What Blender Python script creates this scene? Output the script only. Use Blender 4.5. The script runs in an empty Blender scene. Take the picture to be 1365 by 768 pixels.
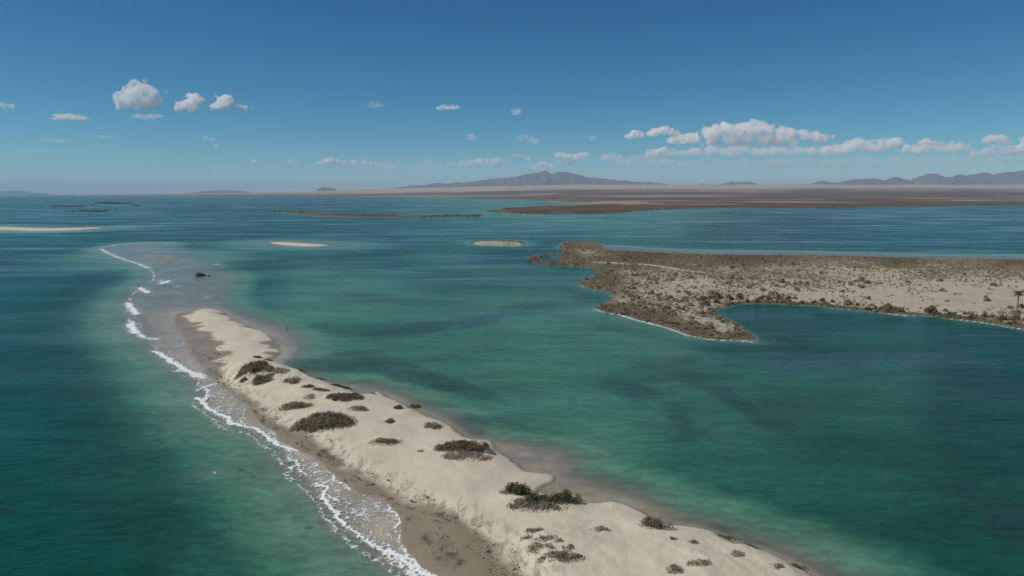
import bpy, math, random
import numpy as np
from mathutils import Vector

random.seed(11)
RNG = np.random.default_rng(11)
scene = bpy.context.scene
COL = scene.collection

# ------------------------------------------------------------------ camera
CAM_H = 45.0
IW, IH = 1365.0, 768.0
FPX = 980.0
HORIZON = 259.0
PITCH = math.atan((IH / 2 - HORIZON) / FPX)
cam_data = bpy.data.cameras.new('camera')
cam = bpy.data.objects.new('camera', cam_data)
COL.objects.link(cam)
cam.location = (0, 0, CAM_H)
cam.rotation_euler = (math.pi / 2 - PITCH, 0, 0)
cam_data.sensor_width = 36.0
cam_data.lens = FPX / IW * 36.0
cam_data.clip_start = 0.5
cam_data.clip_end = 300000.0
scene.camera = cam

# ------------------------------------------------------------------ sky, sun, exposure
SUN_EL = math.radians(50)
SUN_AZ = math.radians(-100)      # clockwise from +Y: from the left, a little behind
world = bpy.data.worlds.new('World')
scene.world = world
world.use_nodes = True
wn = world.node_tree.nodes
wn.clear()
sky = wn.new('ShaderNodeTexSky')
sky.sky_type = 'NISHITA'
sky.sun_disc = False
sky.sun_elevation = SUN_EL
sky.sun_rotation = SUN_AZ
sky.altitude = 4000.0
sky.air_density = 1.0
sky.dust_density = 0.0
sky.ozone_density = 7.0
bg = wn.new('ShaderNodeBackground')
bg.inputs['Strength'].default_value = 0.075
wo = wn.new('ShaderNodeOutputWorld')
# the photograph's colour response: red falls off faster towards the zenith
sep = wn.new('ShaderNodeSeparateColor'); comb = wn.new('ShaderNodeCombineColor')
world.node_tree.links.new(sky.outputs[0], sep.inputs[0])
for ch_, ex_, gain in ((0, 1.9, .28), (1, 1.32, .69), (2, 1.0, .94)):
    pw = wn.new('ShaderNodeMath'); pw.operation = 'POWER'; pw.inputs[1].default_value = ex_
    mm = wn.new('ShaderNodeMath'); mm.operation = 'MULTIPLY'; mm.inputs[1].default_value = gain
    world.node_tree.links.new(sep.outputs[ch_], pw.inputs[0]); world.node_tree.links.new(pw.outputs[0], mm.inputs[0])
    world.node_tree.links.new(mm.outputs[0], comb.inputs[ch_])
world.node_tree.links.new(comb.outputs[0], bg.inputs[0])
world.node_tree.links.new(bg.outputs[0], wo.inputs[0])

sun_data = bpy.data.lights.new('sun', 'SUN')
sun_data.energy = 4.2
sun_data.angle = math.radians(0.53)
sun_data.color = (1.0, 0.95, 0.87)
sun = bpy.data.objects.new('sun', sun_data)
COL.objects.link(sun)
sd = Vector((math.sin(SUN_AZ) * math.cos(SUN_EL), math.cos(SUN_AZ) * math.cos(SUN_EL), math.sin(SUN_EL)))
sun.rotation_euler = (-sd).to_track_quat('-Z', 'Y').to_euler()
sun.location = sd * 200

scene.view_settings.view_transform = 'Standard'
scene.view_settings.look = 'None'
scene.view_settings.gamma = 1.0
scene.view_settings.use_curve_mapping = False
scene.view_settings.exposure = 0.0
cy = scene.cycles
cy.max_bounces = 20
cy.diffuse_bounces = 2
cy.glossy_bounces = 2
cy.transmission_bounces = 2
cy.volume_bounces = 16
cy.transparent_max_bounces = 8
cy.use_denoising = True
cy.use_adaptive_sampling = True
cy.adaptive_threshold = 0.02
cy.volume_step_rate = 1.0
cy.volume_max_steps = 128

# ------------------------------------------------------------------ photograph pixel <-> ground
CP, SP = math.cos(PITCH), math.sin(PITCH)
def unproj(u, v, z=0.0):
    """world x, y where the line of sight through (u, v) meets height z"""
    u = np.asarray(u, float); v = np.asarray(v, float)
    a = (u - IW / 2) / FPX; b = (IH / 2 - v) / FPX
    dz = -SP + b * CP; dy = CP + b * SP
    t = (z - CAM_H) / dz
    return a * t, dy * t
def proj(x, y, z=0.0):
    dz = z - CAM_H
    f = y * CP - dz * SP
    up = y * SP + dz * CP
    f = np.maximum(f, 1e-3)
    return IW / 2 + FPX * x / f, IH / 2 - FPX * up / f
def poly(pts, z=0.0):
    p = np.array(pts, float)
    x, y = unproj(p[:, 0], p[:, 1], z)
    return np.stack([x, y], 1)

# ------------------------------------------------------------------ numpy fields
def _hash(ix, iy, seed):
    n = (ix * 374761393 + iy * 668265263 + seed * 362437) & 0x7fffffff
    n = ((n ^ (n >> 13)) * 1274126177) & 0x7fffffff
    return ((n ^ (n >> 16)) & 0xffff) / 65535.0
def vnoise(x, y, seed=0):
    ix = np.floor(x).astype(np.int64); iy = np.floor(y).astype(np.int64)
    fx = x - ix; fy = y - iy
    fx = fx * fx * (3 - 2 * fx); fy = fy * fy * (3 - 2 * fy)
    a = _hash(ix, iy, seed); b = _hash(ix + 1, iy, seed)
    c = _hash(ix, iy + 1, seed); d = _hash(ix + 1, iy + 1, seed)
    return (a * (1 - fx) + b * fx) * (1 - fy) + (c * (1 - fx) + d * fx) * fy
def fbm(x, y, seed=0, octv=4):
    s = 0; a = 0.5; t = 0
    for o in range(octv):
        s = s + a * vnoise(x, y, seed + o * 17); t += a
        a *= 0.5; x = x * 2.03 + 11.3; y = y * 2.03 + 5.7
    return s / t
def sstep(a, b, x):
    t = np.clip((x - a) / (b - a), 0, 1)
    return t * t * (3 - 2 * t)
def seg_dist(X, Y, P, closed):
    d2 = np.full(X.shape, 1e18)
    n = len(P)
    for i in range(n if closed else n - 1):
        ax, ay = P[i]; bx, by = P[(i + 1) % n]
        ex, ey = bx - ax, by - ay
        l = ex * ex + ey * ey + 1e-12
        t = np.clip(((X - ax) * ex + (Y - ay) * ey) / l, 0, 1)
        d2 = np.minimum(d2, (X - ax - t * ex) ** 2 + (Y - ay - t * ey) ** 2)
    return np.sqrt(d2)
def sdf(X, Y, P, pad=90.0):
    """signed distance in metres, negative inside (coarse beyond pad metres from the outline's box)"""
    X = np.asarray(X, float); Y = np.asarray(Y, float)
    x0, y0 = P.min(0); x1, y1 = P.max(0)
    bx = np.maximum(np.maximum(x0 - X, X - x1), 0); by = np.maximum(np.maximum(y0 - Y, Y - y1), 0)
    out = np.hypot(bx, by) + 5.0
    m = np.where(out < pad)[0]
    for c in range(0, len(m), 60000):
        k = m[c:c + 60000]
        out[k] = _sdf(X[k], Y[k], P)
    return out
def _sdf(X, Y, P):
    ins = np.zeros(X.shape, bool)
    n = len(P)
    for i in range(n):
        ax, ay = P[i]; bx, by = P[(i + 1) % n]
        if ay == by: continue
        c = ((ay > Y) != (by > Y)) & (X < (bx - ax) * (Y - ay) / (by - ay) + ax)
        ins ^= c
    d = seg_dist(X, Y, P, True)
    return np.where(ins, -d, d)
def smooth_poly(P, it=1):
    for _ in range(it):
        Q = np.roll(P, -1, 0)
        P = np.stack([P * .75 + Q * .25, P * .25 + Q * .75], 1).reshape(-1, 2)
    return P

# ------------------------------------------------------------------ outlines read off the photograph, laid on the sea level
LAGOON = [(287,411),(300,418),(318,428),(335,436),(350,441),(362,448),(370,457),(374,468),(369,476),(364,481),(378,486),
    (392,491),(406,498),(420,504),(434,509),(448,514),(466,516),(471,523),(483,527),(498,524),(505,523),(514,528),
    (530,536),(545,543),(560,549),(578,558),(590,562),(600,568),(611,577),(620,583),(634,587),(652,587),(656,592),(661,598),
    (672,608),(690,619),(702,626),(722,628),(735,630),(741,635),(738,642),(728,648),(719,653),(716,657),(726,660),(745,660),
    (765,662),(776,665),(784,669),(796,670.5),(812,669),(826,669.5),(839,674),(851,680),(865,688),(880,697),(893,704),
    (908,703),(926,703),(945,706),(956,711),(966,716),(979,722),(993,723),(1006,727),(1020,733),(1031,741),(1048,747),
    (1063,754),(1078,762),(1090,770),(1120,792),(1180,840),(1310,960),(1500,1200)]
OCEAN = [(800,1200),(700,890),(620,800),(583,768),(564,755),(550,737),(540,721),(533,704),(534,690),(523,673),(505,661),
    (486,658),(469,653),(456,641),(445,632),(428,618),(413,607),(400,602),(372,586),(340,557),(324,533),(302,520),(288,509),
    (271,495),(262,481),(252,463),(241,446),(233,431),(231,420),(250,414),(270,412)]
DEBRIS = [(980,1200),(820,900),(740,800),(697,764),(672,745),(661,722),(640,708),(625,698),(605,684),(588,678),(562,671),(546,665),(521,652),
    (497,638),(473,624),(450,608),(428,590),(410,580),(388,573),(370,562),(347,540),(328,526),(305,512),(296,497),
    (296,478),(285,462),(265,450),(262,440),(250,430),(246,420),(262,413),(278,411)]
FLAT = [(132,331),(160,325.5),(210,323),(236,324.5),(217,331),(250,340),(264,350),(290,362),(322,368),(306,378),(297,395),(300,408),
    (340,425),(380,436),(398,452),(396,468),(384,482),(345,500),(350,545),(430,595),(560,690),(660,780),(760,880),(840,1000),
    (760,1200),(690,905),(606,815),(562,776),(545,761),(526,748),(506,732),(484,720),(461,702),(441,672),(433,657),(419,644),
    (400,632),(391,612),(371,596),(357,584),(334,572),(308,565),(295,553),(278,536),(270,522),(256,501),(241,492),(222,476),(207,469),
    (199,456),(184,447),(173,433),(169,416),(173,396),(189,382),(206,372),(203,361),(184,351),(160,344),(140,338)]
SHELF = LAGOON[12:] + [(1560,1190),(1330,930),(1200,832),(1135,785),(1100,762),(1063,741),(1022,725),(983,713),(941,698),(903,689),
    (872,671),(832,654),(792,640),(757,634),(763,618),(752,605),(730,597),(692,592),(668,590),(640,582),(618,570),(606,556),(574,545),
    (542,530),(503,515),(478,511),(458,511)]
HEAD = [(704,348),(707,342),(714,341),(718,344),(722,349),(753,349),(748,344),(733,341.5),(733,339),(750,338.5),(752,335),(746,330),(745,326),(752,322.5),(780,322),
    (800,323.5),(803,328),(802,331),(814,334),(839,335),(869,337),(904,338.5),(954,340),(1020,340.5),(1080,341),(1160,343),
    (1241,345.5),(1365,346.5),(1700,349),(2300,353),(2400,700),(2000,560),(1700,500),(1500,462),(1365,438.5),(1321,431),(1267,424),(1185,417.7),
    (1128,412),(1075,407),(1020,405),(979,405.8),(962,409.6),(954,416),(964,423),(979,431),(997,440.7),(1012,452),(1001,455.5),(979,453),
    (949,451.5),(919,447),(899,439.5),(879,433),(854,427),(829,419.5),(800,414.5),(793,409.5),(812,404.5),(822,398.5),(810,391),
    (802,387),(780,383.5),(771,377),(780,373),(792,368),(799,363),(787,357.5),(762,355.5),(720,353.5)]
ISLETS = {
    'sandbar_left': [(-140,300),(0,302.2),(60,304.6),(110,303.8),(143,303.2),(112,306.4),(60,308.3),(0,306.6),(-140,304)],
    'sandbar_mid': [(357,323.4),(375,322.8),(410,324.4),(440,326.9),(428,328.3),(400,328.6),(375,326.4)],
    'islet_mid': [(627,324),(640,321.7),(665,321.6),(690,323),(699,326),(690,328.2),(660,327.6),(640,326.8)],
    'strip': [(362,282.2),(385,281.2),(422,283.5),(460,286),(560,287.8),(620,287.6),(652,286.6),(640,288.6),(560,290.6),(450,290),(398,286)],
    'reef_a': [(56,275.2),(90,274.1),(120,274),(118,275.4),(85,276)],
    'reef_b': [(120,270.2),(140,269),(168,269.8),(186,271.4),(150,272.6),(130,271.6)],
    'reef_c': [(172,274.3),(182,273.4),(190,274.2),(182,275.2)],
    'reef_d': [(104,281.4),(128,281.5),(152,280),(140,282.5),(118,283)],
    'shoal': [(192,340.5),(210,339.5),(222,342.5),(240,346.3),(247,349),(236,350),(218,347),(200,344)],
}
def sm(p, it=1): return smooth_poly(poly(p), it)
P_LAND = sm(LAGOON + OCEAN)
P_DRY = sm(LAGOON + DEBRIS)
P_FLAT = sm(FLAT)
P_SHELF = sm(SHELF)
P_HEAD = sm(HEAD)
P_BACK = poly([(812,331),(840,333),(870,335),(954,338),(1080,339),(1241,343.5),(1365,344.5),(1700,347)])
P_ISL = {k: sm(p) for k, p in ISLETS.items()}

# sea-bed soundings: (u, v, depth in metres); bottom-right depths also paint in the vignette
SOUND = np.array([(0,300,6),(0,345,5.5),(0,400,5.2),(0,550,4.6),(0,768,4.4),(150,500,3.9),(150,768,3.9),(250,650,3.4),(300,768,2.7),
    (330,620,1.9),(420,720,1.8),(500,790,1.5),(230,520,2.5),(150,430,3.4),(120,365,4.0),(50,345,5),(60,285,7),(150,285,7),(0,275,4),
    (450,470,2.0),(560,450,2.1),(700,520,1.9),(800,600,1.8),(900,650,2.6),(1000,680,2.7),(1150,600,2.9),(1300,540,3.7),(1340,470,4.3),
    (1200,460,3.2),(1180,520,2.6),(1060,440,3.5),(1300,720,3.4),(1100,740,3.0),(1230,760,3.3),(700,400,2.0),(500,400,1.9),(420,385,1.8),
    (600,360,2.3),(500,330,3.6),(400,312,4.0),(700,335,3.6),(640,300,2.2),(1000,310,4.2),(880,300,2.2),(1200,310,5.2),(1350,325,6),(1300,290,5.5),
    (500,275,4),(300,290,4.5),(650,276,1.7),(560,272,2.2),(740,289,1.8),(860,287,1.9),(200,264,4),(300,265,3.5),(330,350,2.8),(860,460,2.0),(980,560,2.3),(1060,520,2.6)], float)
# sea-grass meadows on the bed: (u, v, half length px, half width px, slope, strength); bottom-right ones also hold painted vignette darkening
GRASS = [(440,487,62,9,.02,.85),(510,487,60,10,.06,.85),(570,505,70,11,.22,.8),(630,522,40,8,.22,.6),(645,562,60,9,.12,.55),(625,575,26,9,.0,.6),
    (560,437,90,7,-.1,.75),(470,440,70,7,.05,.65),(640,428,50,8,-.2,.7),(700,412,50,9,-.1,.55),(640,466,40,5,-.06,.35),(590,476,40,5,-.25,.25),
    (510,398,70,6,.05,.5),(560,403,60,4,.0,.4),(650,383,90,5,.04,.5),(470,472,40,4,-.1,.4),
    (838,520,42,11,.18,.8),(890,482,50,8,-.12,.6),(930,505,40,12,.25,.6),(975,530,45,14,.45,.8),(1025,562,40,12,.3,.65),(1055,540,60,22,.35,.35),
    (905,560,20,16,.9,.55),(920,584,24,8,-.1,.55),(860,500,60,12,-.1,.35),
    (1150,472,60,10,.05,.45),(1240,480,50,14,.15,.5),(1300,505,70,26,.25,.6),(1090,478,60,14,.1,.4),(1040,462,60,12,.05,.35),
    (1218,633,16,4,.1,.7),(1276,656,13,4,.06,.95),(1350,698,50,26,.3,.75),(1310,670,50,20,.3,.4),(1365,720,30,16,.3,.6),
    (340,349,50,3,-.05,.8),(385,345,50,3,-.06,.7),(350,357,70,3,-.04,.9),(420,352,60,4,-.02,.6),(500,343,50,3,.02,.45),(560,320,110,3,-.03,.45),
    (660,350,60,4,.0,.5),(620,362,60,4,-.02,.45),(480,360,60,3,.0,.4),(700,365,50,5,-.02,.5),(740,370,40,6,.05,.45),(760,385,24,6,.1,.45),
    (790,398,24,7,.1,.5),(830,440,60,7,.2,.35),(930,462,70,6,.14,.45),
    (300,300,90,2,-.03,.5),(200,312,70,2,.0,.4),(80,281,90,2,.0,.5),(1000,296,120,2,.02,.3),(1200,300,130,3,.03,.4),(1150,325,160,4,.02,.4),
    (960,704,20,5,.3,.8),(1000,720,30,5,.3,.5),(1060,746,30,6,.45,.45),
    (412,704,6,2,-.15,.9),(322,627,4,2,.0,.9),(338,635,5,2,.0,.5),(430,697,5,1.6,.0,.4),(470,758,6,2,.0,.5),(487,753,4,2,.0,.6),(948,586,3,2,.0,.7),(1036,604,3,2,.0,.6),
    (205,449,5,2,.1,.7),(228,463,6,2.5,.3,.8)]
FOAM = [ # (outline of the breaker in the photograph, width m, strength)
    ([(132,331),(160,325.5),(210,323),(238,324.5)], 3.0, .62),([(134,332),(150,340),(165,346),(185,352),(200,358)], 4.0, .72),
    ([(207,469),(199,456),(184,447),(173,433),(169,416),(173,396),(189,382),(206,372),(203,361),(184,351)], 1.3, .66),
    ([(226,374),(216,378)],4.0,.85),([(212,374),(224,377)],3.0,.8),([(186,384),(197,390)],3.2,.95),([(171,404),(175,410),(182,419)],3.0,1.0),([(174,428),(178,436),(184,445),(192,450),(210,452)],2.2,.85),
    ([(174,432),(179,443)],3.0,1.0),
    ([(205,468),(217,473),(230,482),(240,490),(256,498),(270,503)],2.0,.95),([(240,494),(262,498),(270,500)],3.0,.85),([(288,511),(272,516),(262,520)],1.3,.8),([(276,518),(276,530),(270,534)],1.4,.85),
    ([(262,530),(280,544),(296,552),(309,564),(335,570),(358,582),(371,593),(385,600),(400,602)],1.25,1.0),
    ([(254,538),(272,550),(288,561),(301,573),(327,580),(350,592),(363,604),(378,617),(390,641),(408,655),(424,669),(431,685),(452,713),(476,731),(498,743),(518,758),(540,775)],1.2,.52),
    ([(290,534),(305,530),(318,534)],.8,.55),([(318,528),(326,540),(338,556),(356,572)],.6,.5),
    ([(400,601),(412,604),(424,612),(427,618),(415,622)],.5,.85),([(385,606),(395,618),(383,632),(392,640)],1.3,.62),([(400,612),(412,622),(400,634)],1.0,.5),
    ([(415,630),(430,628),(443,630),(446,640),(458,646),(468,653)],.45,.95),([(419,643),(432,652),(435,662),(440,672),(450,686),(461,701)],.7,1.0),
    ([(440,672),(461,701),(484,719),(507,731),(527,747),(545,760),(560,772)],1.0,.8),
    ([(481,661),(492,656),(497,652),(510,658),(521,668),(522,675),(519,682)],.4,1.0),([(484,660),(505,660),(516,664)],.3,.55),
    ([(518,684),(526,682),(534,686),(534,694),(527,701),(516,704)],.45,1.0),([(523,686),(528,690),(524,696)],.5,.7),([(490,700),(510,694),(525,690)],.35,.45),([(470,690),(495,690),(515,688)],.3,.35),
    ([(512,712),(530,706),(536,722),(548,736),(540,745)],.7,.72),([(520,735),(540,745),(556,757),(580,768),(600,782),(660,850)],1.4,1.0),([(530,742),(552,745),(562,755),(572,764)],1.0,.9),([(500,722),(525,730),(545,738)],.8,.55),
    ([(564,755),(575,747),(590,742)],.3,.75),
    ([(286,629),(291,630)],.6,.8),([(300,560),(306,574)],.7,.5),([(286,566),(296,566)],.6,.5),
    ([(0,301.8),(60,304),(110,303.2),(143,302.8)],8,.35),
    ([(262,352),(246,356),(228,360)],5.0,.42),([(284,352),(296,353)],3.0,.7),
    ([(793,411),(800,415),(829,420.5),(854,428),(879,434),(899,440.5),(919,448),(949,452.5),(979,454)],.9,.9),([(984,454),(1001,456)],1.0,1.0),
    ([(829,421),(854,428.5),(879,434.5)],1.6,.75),
    ([(771,378),(779,384.5),(802,388)],1.6,.5),([(1105,411),(1140,414.5),(1185,418.5),(1240,422)],.9,.6),([(1185,418.6),(1210,421)],1.4,.85),([(1267,425),(1321,432),(1365,439.5),(1500,463)],1.0,.85),
    ([(640,327.4),(660,328.4),(690,328.8)],3,.35),
]
FOAM_W = [(poly(p), w, s) for p, w, s in FOAM]

MOUNDS = [] # (x, y, radius, height) filled by the dunes below
def add_mound(u, v, rad, h):
    x, y = unproj(u, v, 1.0)
    MOUNDS.append((float(x), float(y), rad, h))
for a in [(334,492,9,1.7),(352,498,9,1.9),(386,502,10,1.5),(372,492,8,1.0),(415,520,8,.9),(462,530,7,.6),(430,560,9,.7),(395,545,6,.4),
          (548,546,4,.4),(620,598,6,.6),(692,662,4,.4),(750,668,4,.4),(875,702,3.5,.5),(740,735,7,.7),(935,748,7,.6),(990,735,6,.6),(1035,752,5,.5),
          (800,708,2.5,.3),(512,589,4,.3),(910,725,5,.4),(575,556,4,.4)]:
    add_mound(*a)

def sounding(X, Y):
    u, v = proj(X, Y)
    v = np.clip(v, 259.5, 1100); u = np.clip(u, -500, 1900)
    num = np.zeros(X.shape); den = np.zeros(X.shape)
    for a, b, d in SOUND:
        sc = 1.0 if b > 345 else 2.6
        w = 1.0 / (((u - a) / 1.25) ** 2 + (sc * (v - b)) ** 2 + 900.0) ** 1.6
        num += w * d; den += w
    return num / den
def ground(X, Y, full=False):
    """height of the ground above the sea (negative: sea bed) and helper fields"""
    wx = X + 1.6 * (fbm(X / 5, Y / 5, 3) - .5); wy = Y + 3.0 * (fbm(X / 5, Y / 5, 5) - .5)
    dL = sdf(wx, wy, P_LAND)
    dD = sdf(wx, wy, P_DRY)
    dF = sdf(wx, wy, P_FLAT)
    dS = sdf(wx, wy, P_SHELF)
    hx = X + 6 * (fbm(X / 9, Y / 9, 7) - .5); hy = Y + 9 * (fbm(X / 9, Y / 9, 9) - .5)
    dH = sdf(hx, hy, P_HEAD)
    dep = sounding(X, Y) * (0.88 + 0.24 * fbm(X / 60, Y / 90, 21))
    edge = np.minimum(dF, dS)
    near = np.minimum(edge, dL)
    dep = np.minimum(dep, 0.34 + np.where(dF < dS, .10, .12) * np.maximum(near, 0) + np.where(dF < dS, .020, .028) * np.maximum(near, 0) ** 1.3)
    t = np.maximum(dL, 0) / (np.maximum(dL, 0) + np.maximum(-edge, 0) + 1e-6)
    shallow = 0.03 + (0.30 + .06 * sstep(230, 330, Y)) * np.clip(t, 0, 1) ** 1.4 + .05 * (fbm(X / 7, Y / 12, 31) - .5)
    shallow = np.where(dF < 0, shallow * (.45 + .55 * sstep(190, 260, Y)), shallow)
    dep = np.where((edge < 0) & (dL > 0), np.maximum(shallow, .012), dep)
    dep = np.minimum(dep, 0.5 + 1.5 * np.maximum(dH, 0))
    dB = seg_dist(hx, hy, P_BACK, False)
    dep = np.minimum(dep, .35 + 2.2 * sstep(16, 52, dB) + 8 * sstep(45, 80, dB))      # smaller depth gives a paler water strip behind the headland
    dI = np.full(X.shape, 1e9)
    for k, P in P_ISL.items():
        d = sdf(X, Y, P)
        dI = np.minimum(dI, d)
        dep = np.minimum(dep, (0.1 + .04 * np.maximum(d, 0)) if k.startswith('sand') or k == 'shoal' else (.2 + .15 * np.maximum(d, 0)))
    z = -dep
    ins = np.maximum(-dL, 0)
    dry = np.maximum(-dD, 0)
    lump = fbm(X / 9, Y / 9, 41) - .5
    fine = fbm(X / 2.2, Y / 2.2, 43) - .5
    hs = 0.01 + 0.30 * (1 - np.exp(-ins / 4.5)) + 0.75 * (1 - np.exp(-dry / 4.0)) + sstep(0, 8, dry) * (lump * .8 + fine * .18)
    md = np.zeros(X.shape)
    for mx, my, r, h in MOUNDS:
        q = ((X - mx) ** 2 + (Y - my) ** 2) / (r * r)
        md = np.maximum(md, h * np.exp(-q * 1.3) * (0.75 + .7 * (fine + .5)))
    hs = hs + md * sstep(0, 3.0, dry)
    z = np.where(dL < 0, hs, z)
    hh = 0.05 + 0.9 * (1 - np.exp(np.minimum(dH, 0) / 18)) + sstep(0, 20, -dH) * (fbm(X / 30, Y / 30, 51) - .45) * 1.6
    z = np.where(dH < 0, np.maximum(hh, .05), z)
    hi = 0.05 + .8 * (1 - np.exp(np.minimum(dI, 0) / 15))
    z = np.where((dI < 0) & (dL > 0), np.maximum(z, hi * np.where(Y < 760, .25, 1)), z)
    if full:
        return z, dict(dL=dL, dD=dD, dF=dF, dS=dS, dH=dH, dI=dI)
    return z
def gz(x, y):
    return float(ground(np.array([x], float), np.array([y], float))[0])
def place(u, v):
    """foot of a thing seen at pixel (u, v): solve for the ground height there"""
    z = 1.0
    for _ in range(4):
        x, y = unproj(u, v, z)
        z = max(gz(float(x), float(y)), 0.0)
    return float(x), float(y), z

# ------------------------------------------------------------------ mesh helpers
def mesh_from(name, V, Q, tri=False):
    V = np.ascontiguousarray(V, np.float32); Q = np.ascontiguousarray(Q, np.int32)
    k = Q.shape[1]
    me = bpy.data.meshes.new(name)
    me.vertices.add(len(V)); me.vertices.foreach_set('co', V.ravel())
    me.loops.add(Q.size); me.loops.foreach_set('vertex_index', Q.ravel())
    me.polygons.add(len(Q)); me.polygons.foreach_set('loop_start', np.arange(0, Q.size, k, dtype=np.int32))
    me.update(calc_edges=True)
    me.validate()
    return me
def smooth(me):
    me.polygons.foreach_set('use_smooth', np.ones(len(me.polygons), bool)); me.update()
def attr(me, name, a):
    at = me.attributes.new(name, 'FLOAT', 'POINT'); at.data.foreach_set('value', np.ascontiguousarray(a, np.float32).ravel())
def cattr(me, name, c):
    c4 = np.ones((len(c), 4), np.float32); c4[:, :3] = c
    at = me.attributes.new(name, 'FLOAT_COLOR', 'POINT'); at.data.foreach_set('color', c4.ravel())
def link(name, me, mat=None, parent=None):
    o = bpy.data.objects.new(name, me); COL.objects.link(o)
    if mat is not None:
        if len(me.materials) == 0: me.materials.append(mat)
    if parent is not None: o.parent = parent
    return o
def tag(o, label=None, cat=None, group=None, kind=None):
    if label: o['label'] = label
    if cat: o['category'] = cat
    if group: o['group'] = group
    if kind: o['kind'] = kind
    return o
def empty(name, loc):
    o = bpy.data.objects.new(name, None); o.location = loc; COL.objects.link(o); o.empty_display_size = .3
    return o
def grid_quads(nr, nc, keep=None):
    i = np.arange(nr * nc).reshape(nr, nc)
    q = np.stack([i[:-1, :-1], i[:-1, 1:], i[1:, 1:], i[1:, :-1]], -1)
    if keep is not None:
        q = q[keep]
    return q.reshape(-1, 4)
def compact(V, Q, extra):
    used = np.zeros(len(V), bool); used[Q.ravel()] = True
    m = np.cumsum(used) - 1
    return V[used], m[Q], {k: e[used] for k, e in extra.items()}

# ------------------------------------------------------------------ material helpers
class NT:
    def __init__(self, name):
        self.m = bpy.data.materials.new(name); self.m.use_nodes = True
        self.t = self.m.node_tree; self.t.nodes.clear()
        self.out = self.t.nodes.new('ShaderNodeOutputMaterial')
    def n(self, typ, **kw):
        nd = self.t.nodes.new(typ)
        for k, v in kw.items(): setattr(nd, k, v)
        return nd
    def l(self, a, b): self.t.links.new(a, b)
    def put(self, sock, v):
        if isinstance(v, bpy.types.NodeSocket): self.l(v, sock)
        elif v is not None:
            if isinstance(v, tuple) and len(v) == 3 and sock.type == 'RGBA': v = v + (1,)
            sock.default_value = v
    def math(self, op, a, b=None, c=None, clamp=False):
        nd = self.n('ShaderNodeMath', operation=op, use_clamp=clamp)
        self.put(nd.inputs[0], a)
        if b is not None: self.put(nd.inputs[1], b)
        if c is not None: self.put(nd.inputs[2], c)
        return nd.outputs[0]
    def mix(self, f, a, b, blend='MIX'):
        nd = self.n('ShaderNodeMix', data_type='RGBA', blend_type=blend)
        self.put(nd.inputs[0], f); self.put(nd.inputs[6], a); self.put(nd.inputs[7], b)
        return nd.outputs[2]
    def ramp(self, f, lo, hi, to0=0.0, to1=1.0):
        nd = self.n('ShaderNodeMapRange', clamp=True, interpolation_type='SMOOTHSTEP')
        self.put(nd.inputs[0], f); nd.inputs[1].default_value = lo; nd.inputs[2].default_value = hi
        nd.inputs[3].default_value = to0; nd.inputs[4].default_value = to1
        return nd.outputs[0]
    def attr(self, name, out='Fac'):
        return self.n('ShaderNodeAttribute', attribute_name=name).outputs[out]
    def pos(self):
        return self.n('ShaderNodeNewGeometry').outputs['Position']
    def objco(self):
        return self.n('ShaderNodeTexCoord').outputs['Object']
    def mapping(self, vec, scale=(1, 1, 1), rot=(0, 0, 0)):
        nd = self.n('ShaderNodeMapping'); self.l(vec, nd.inputs[0])
        nd.inputs['Rotation'].default_value = rot; nd.inputs['Scale'].default_value = scale
        return nd.outputs[0]
    def noise(self, vec, scale, detail=4, rough=.55, dist=0.0):
        nd = self.n('ShaderNodeTexNoise'); self.l(vec, nd.inputs['Vector'])
        nd.inputs['Scale'].default_value = scale; nd.inputs['Detail'].default_value = detail
        nd.inputs['Roughness'].default_value = rough; nd.inputs['Distortion'].default_value = dist
        return nd.outputs[0]
    def voro(self, vec, scale, feature='DISTANCE_TO_EDGE'):
        nd = self.n('ShaderNodeTexVoronoi', feature=feature); self.l(vec, nd.inputs['Vector'])
        nd.inputs['Scale'].default_value = scale
        return nd.outputs['Distance']
    def bump(self, h, strength=.5, dist=.1, nrm=None):
        nd = self.n('ShaderNodeBump'); self.put(nd.inputs['Strength'], strength); nd.inputs['Distance'].default_value = dist
        self.l(h, nd.inputs['Height'])
        if nrm is not None: self.l(nrm, nd.inputs['Normal'])
        return nd.outputs[0]
    def bsdf(self, col, rough=.8, spec=.3, nrm=None, ior=None):
        nd = self.n('ShaderNodeBsdfPrincipled')
        self.put(nd.inputs['Base Color'], col); self.put(nd.inputs['Roughness'], rough)
        self.put(nd.inputs['Specular IOR Level'], spec)
        if ior: nd.inputs['IOR'].default_value = ior
        if nrm is not None: self.l(nrm, nd.inputs['Normal'])
        return nd.outputs[0]
    def done(self, sh):
        self.l(sh, self.out.inputs['Surface']); return self.m

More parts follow.
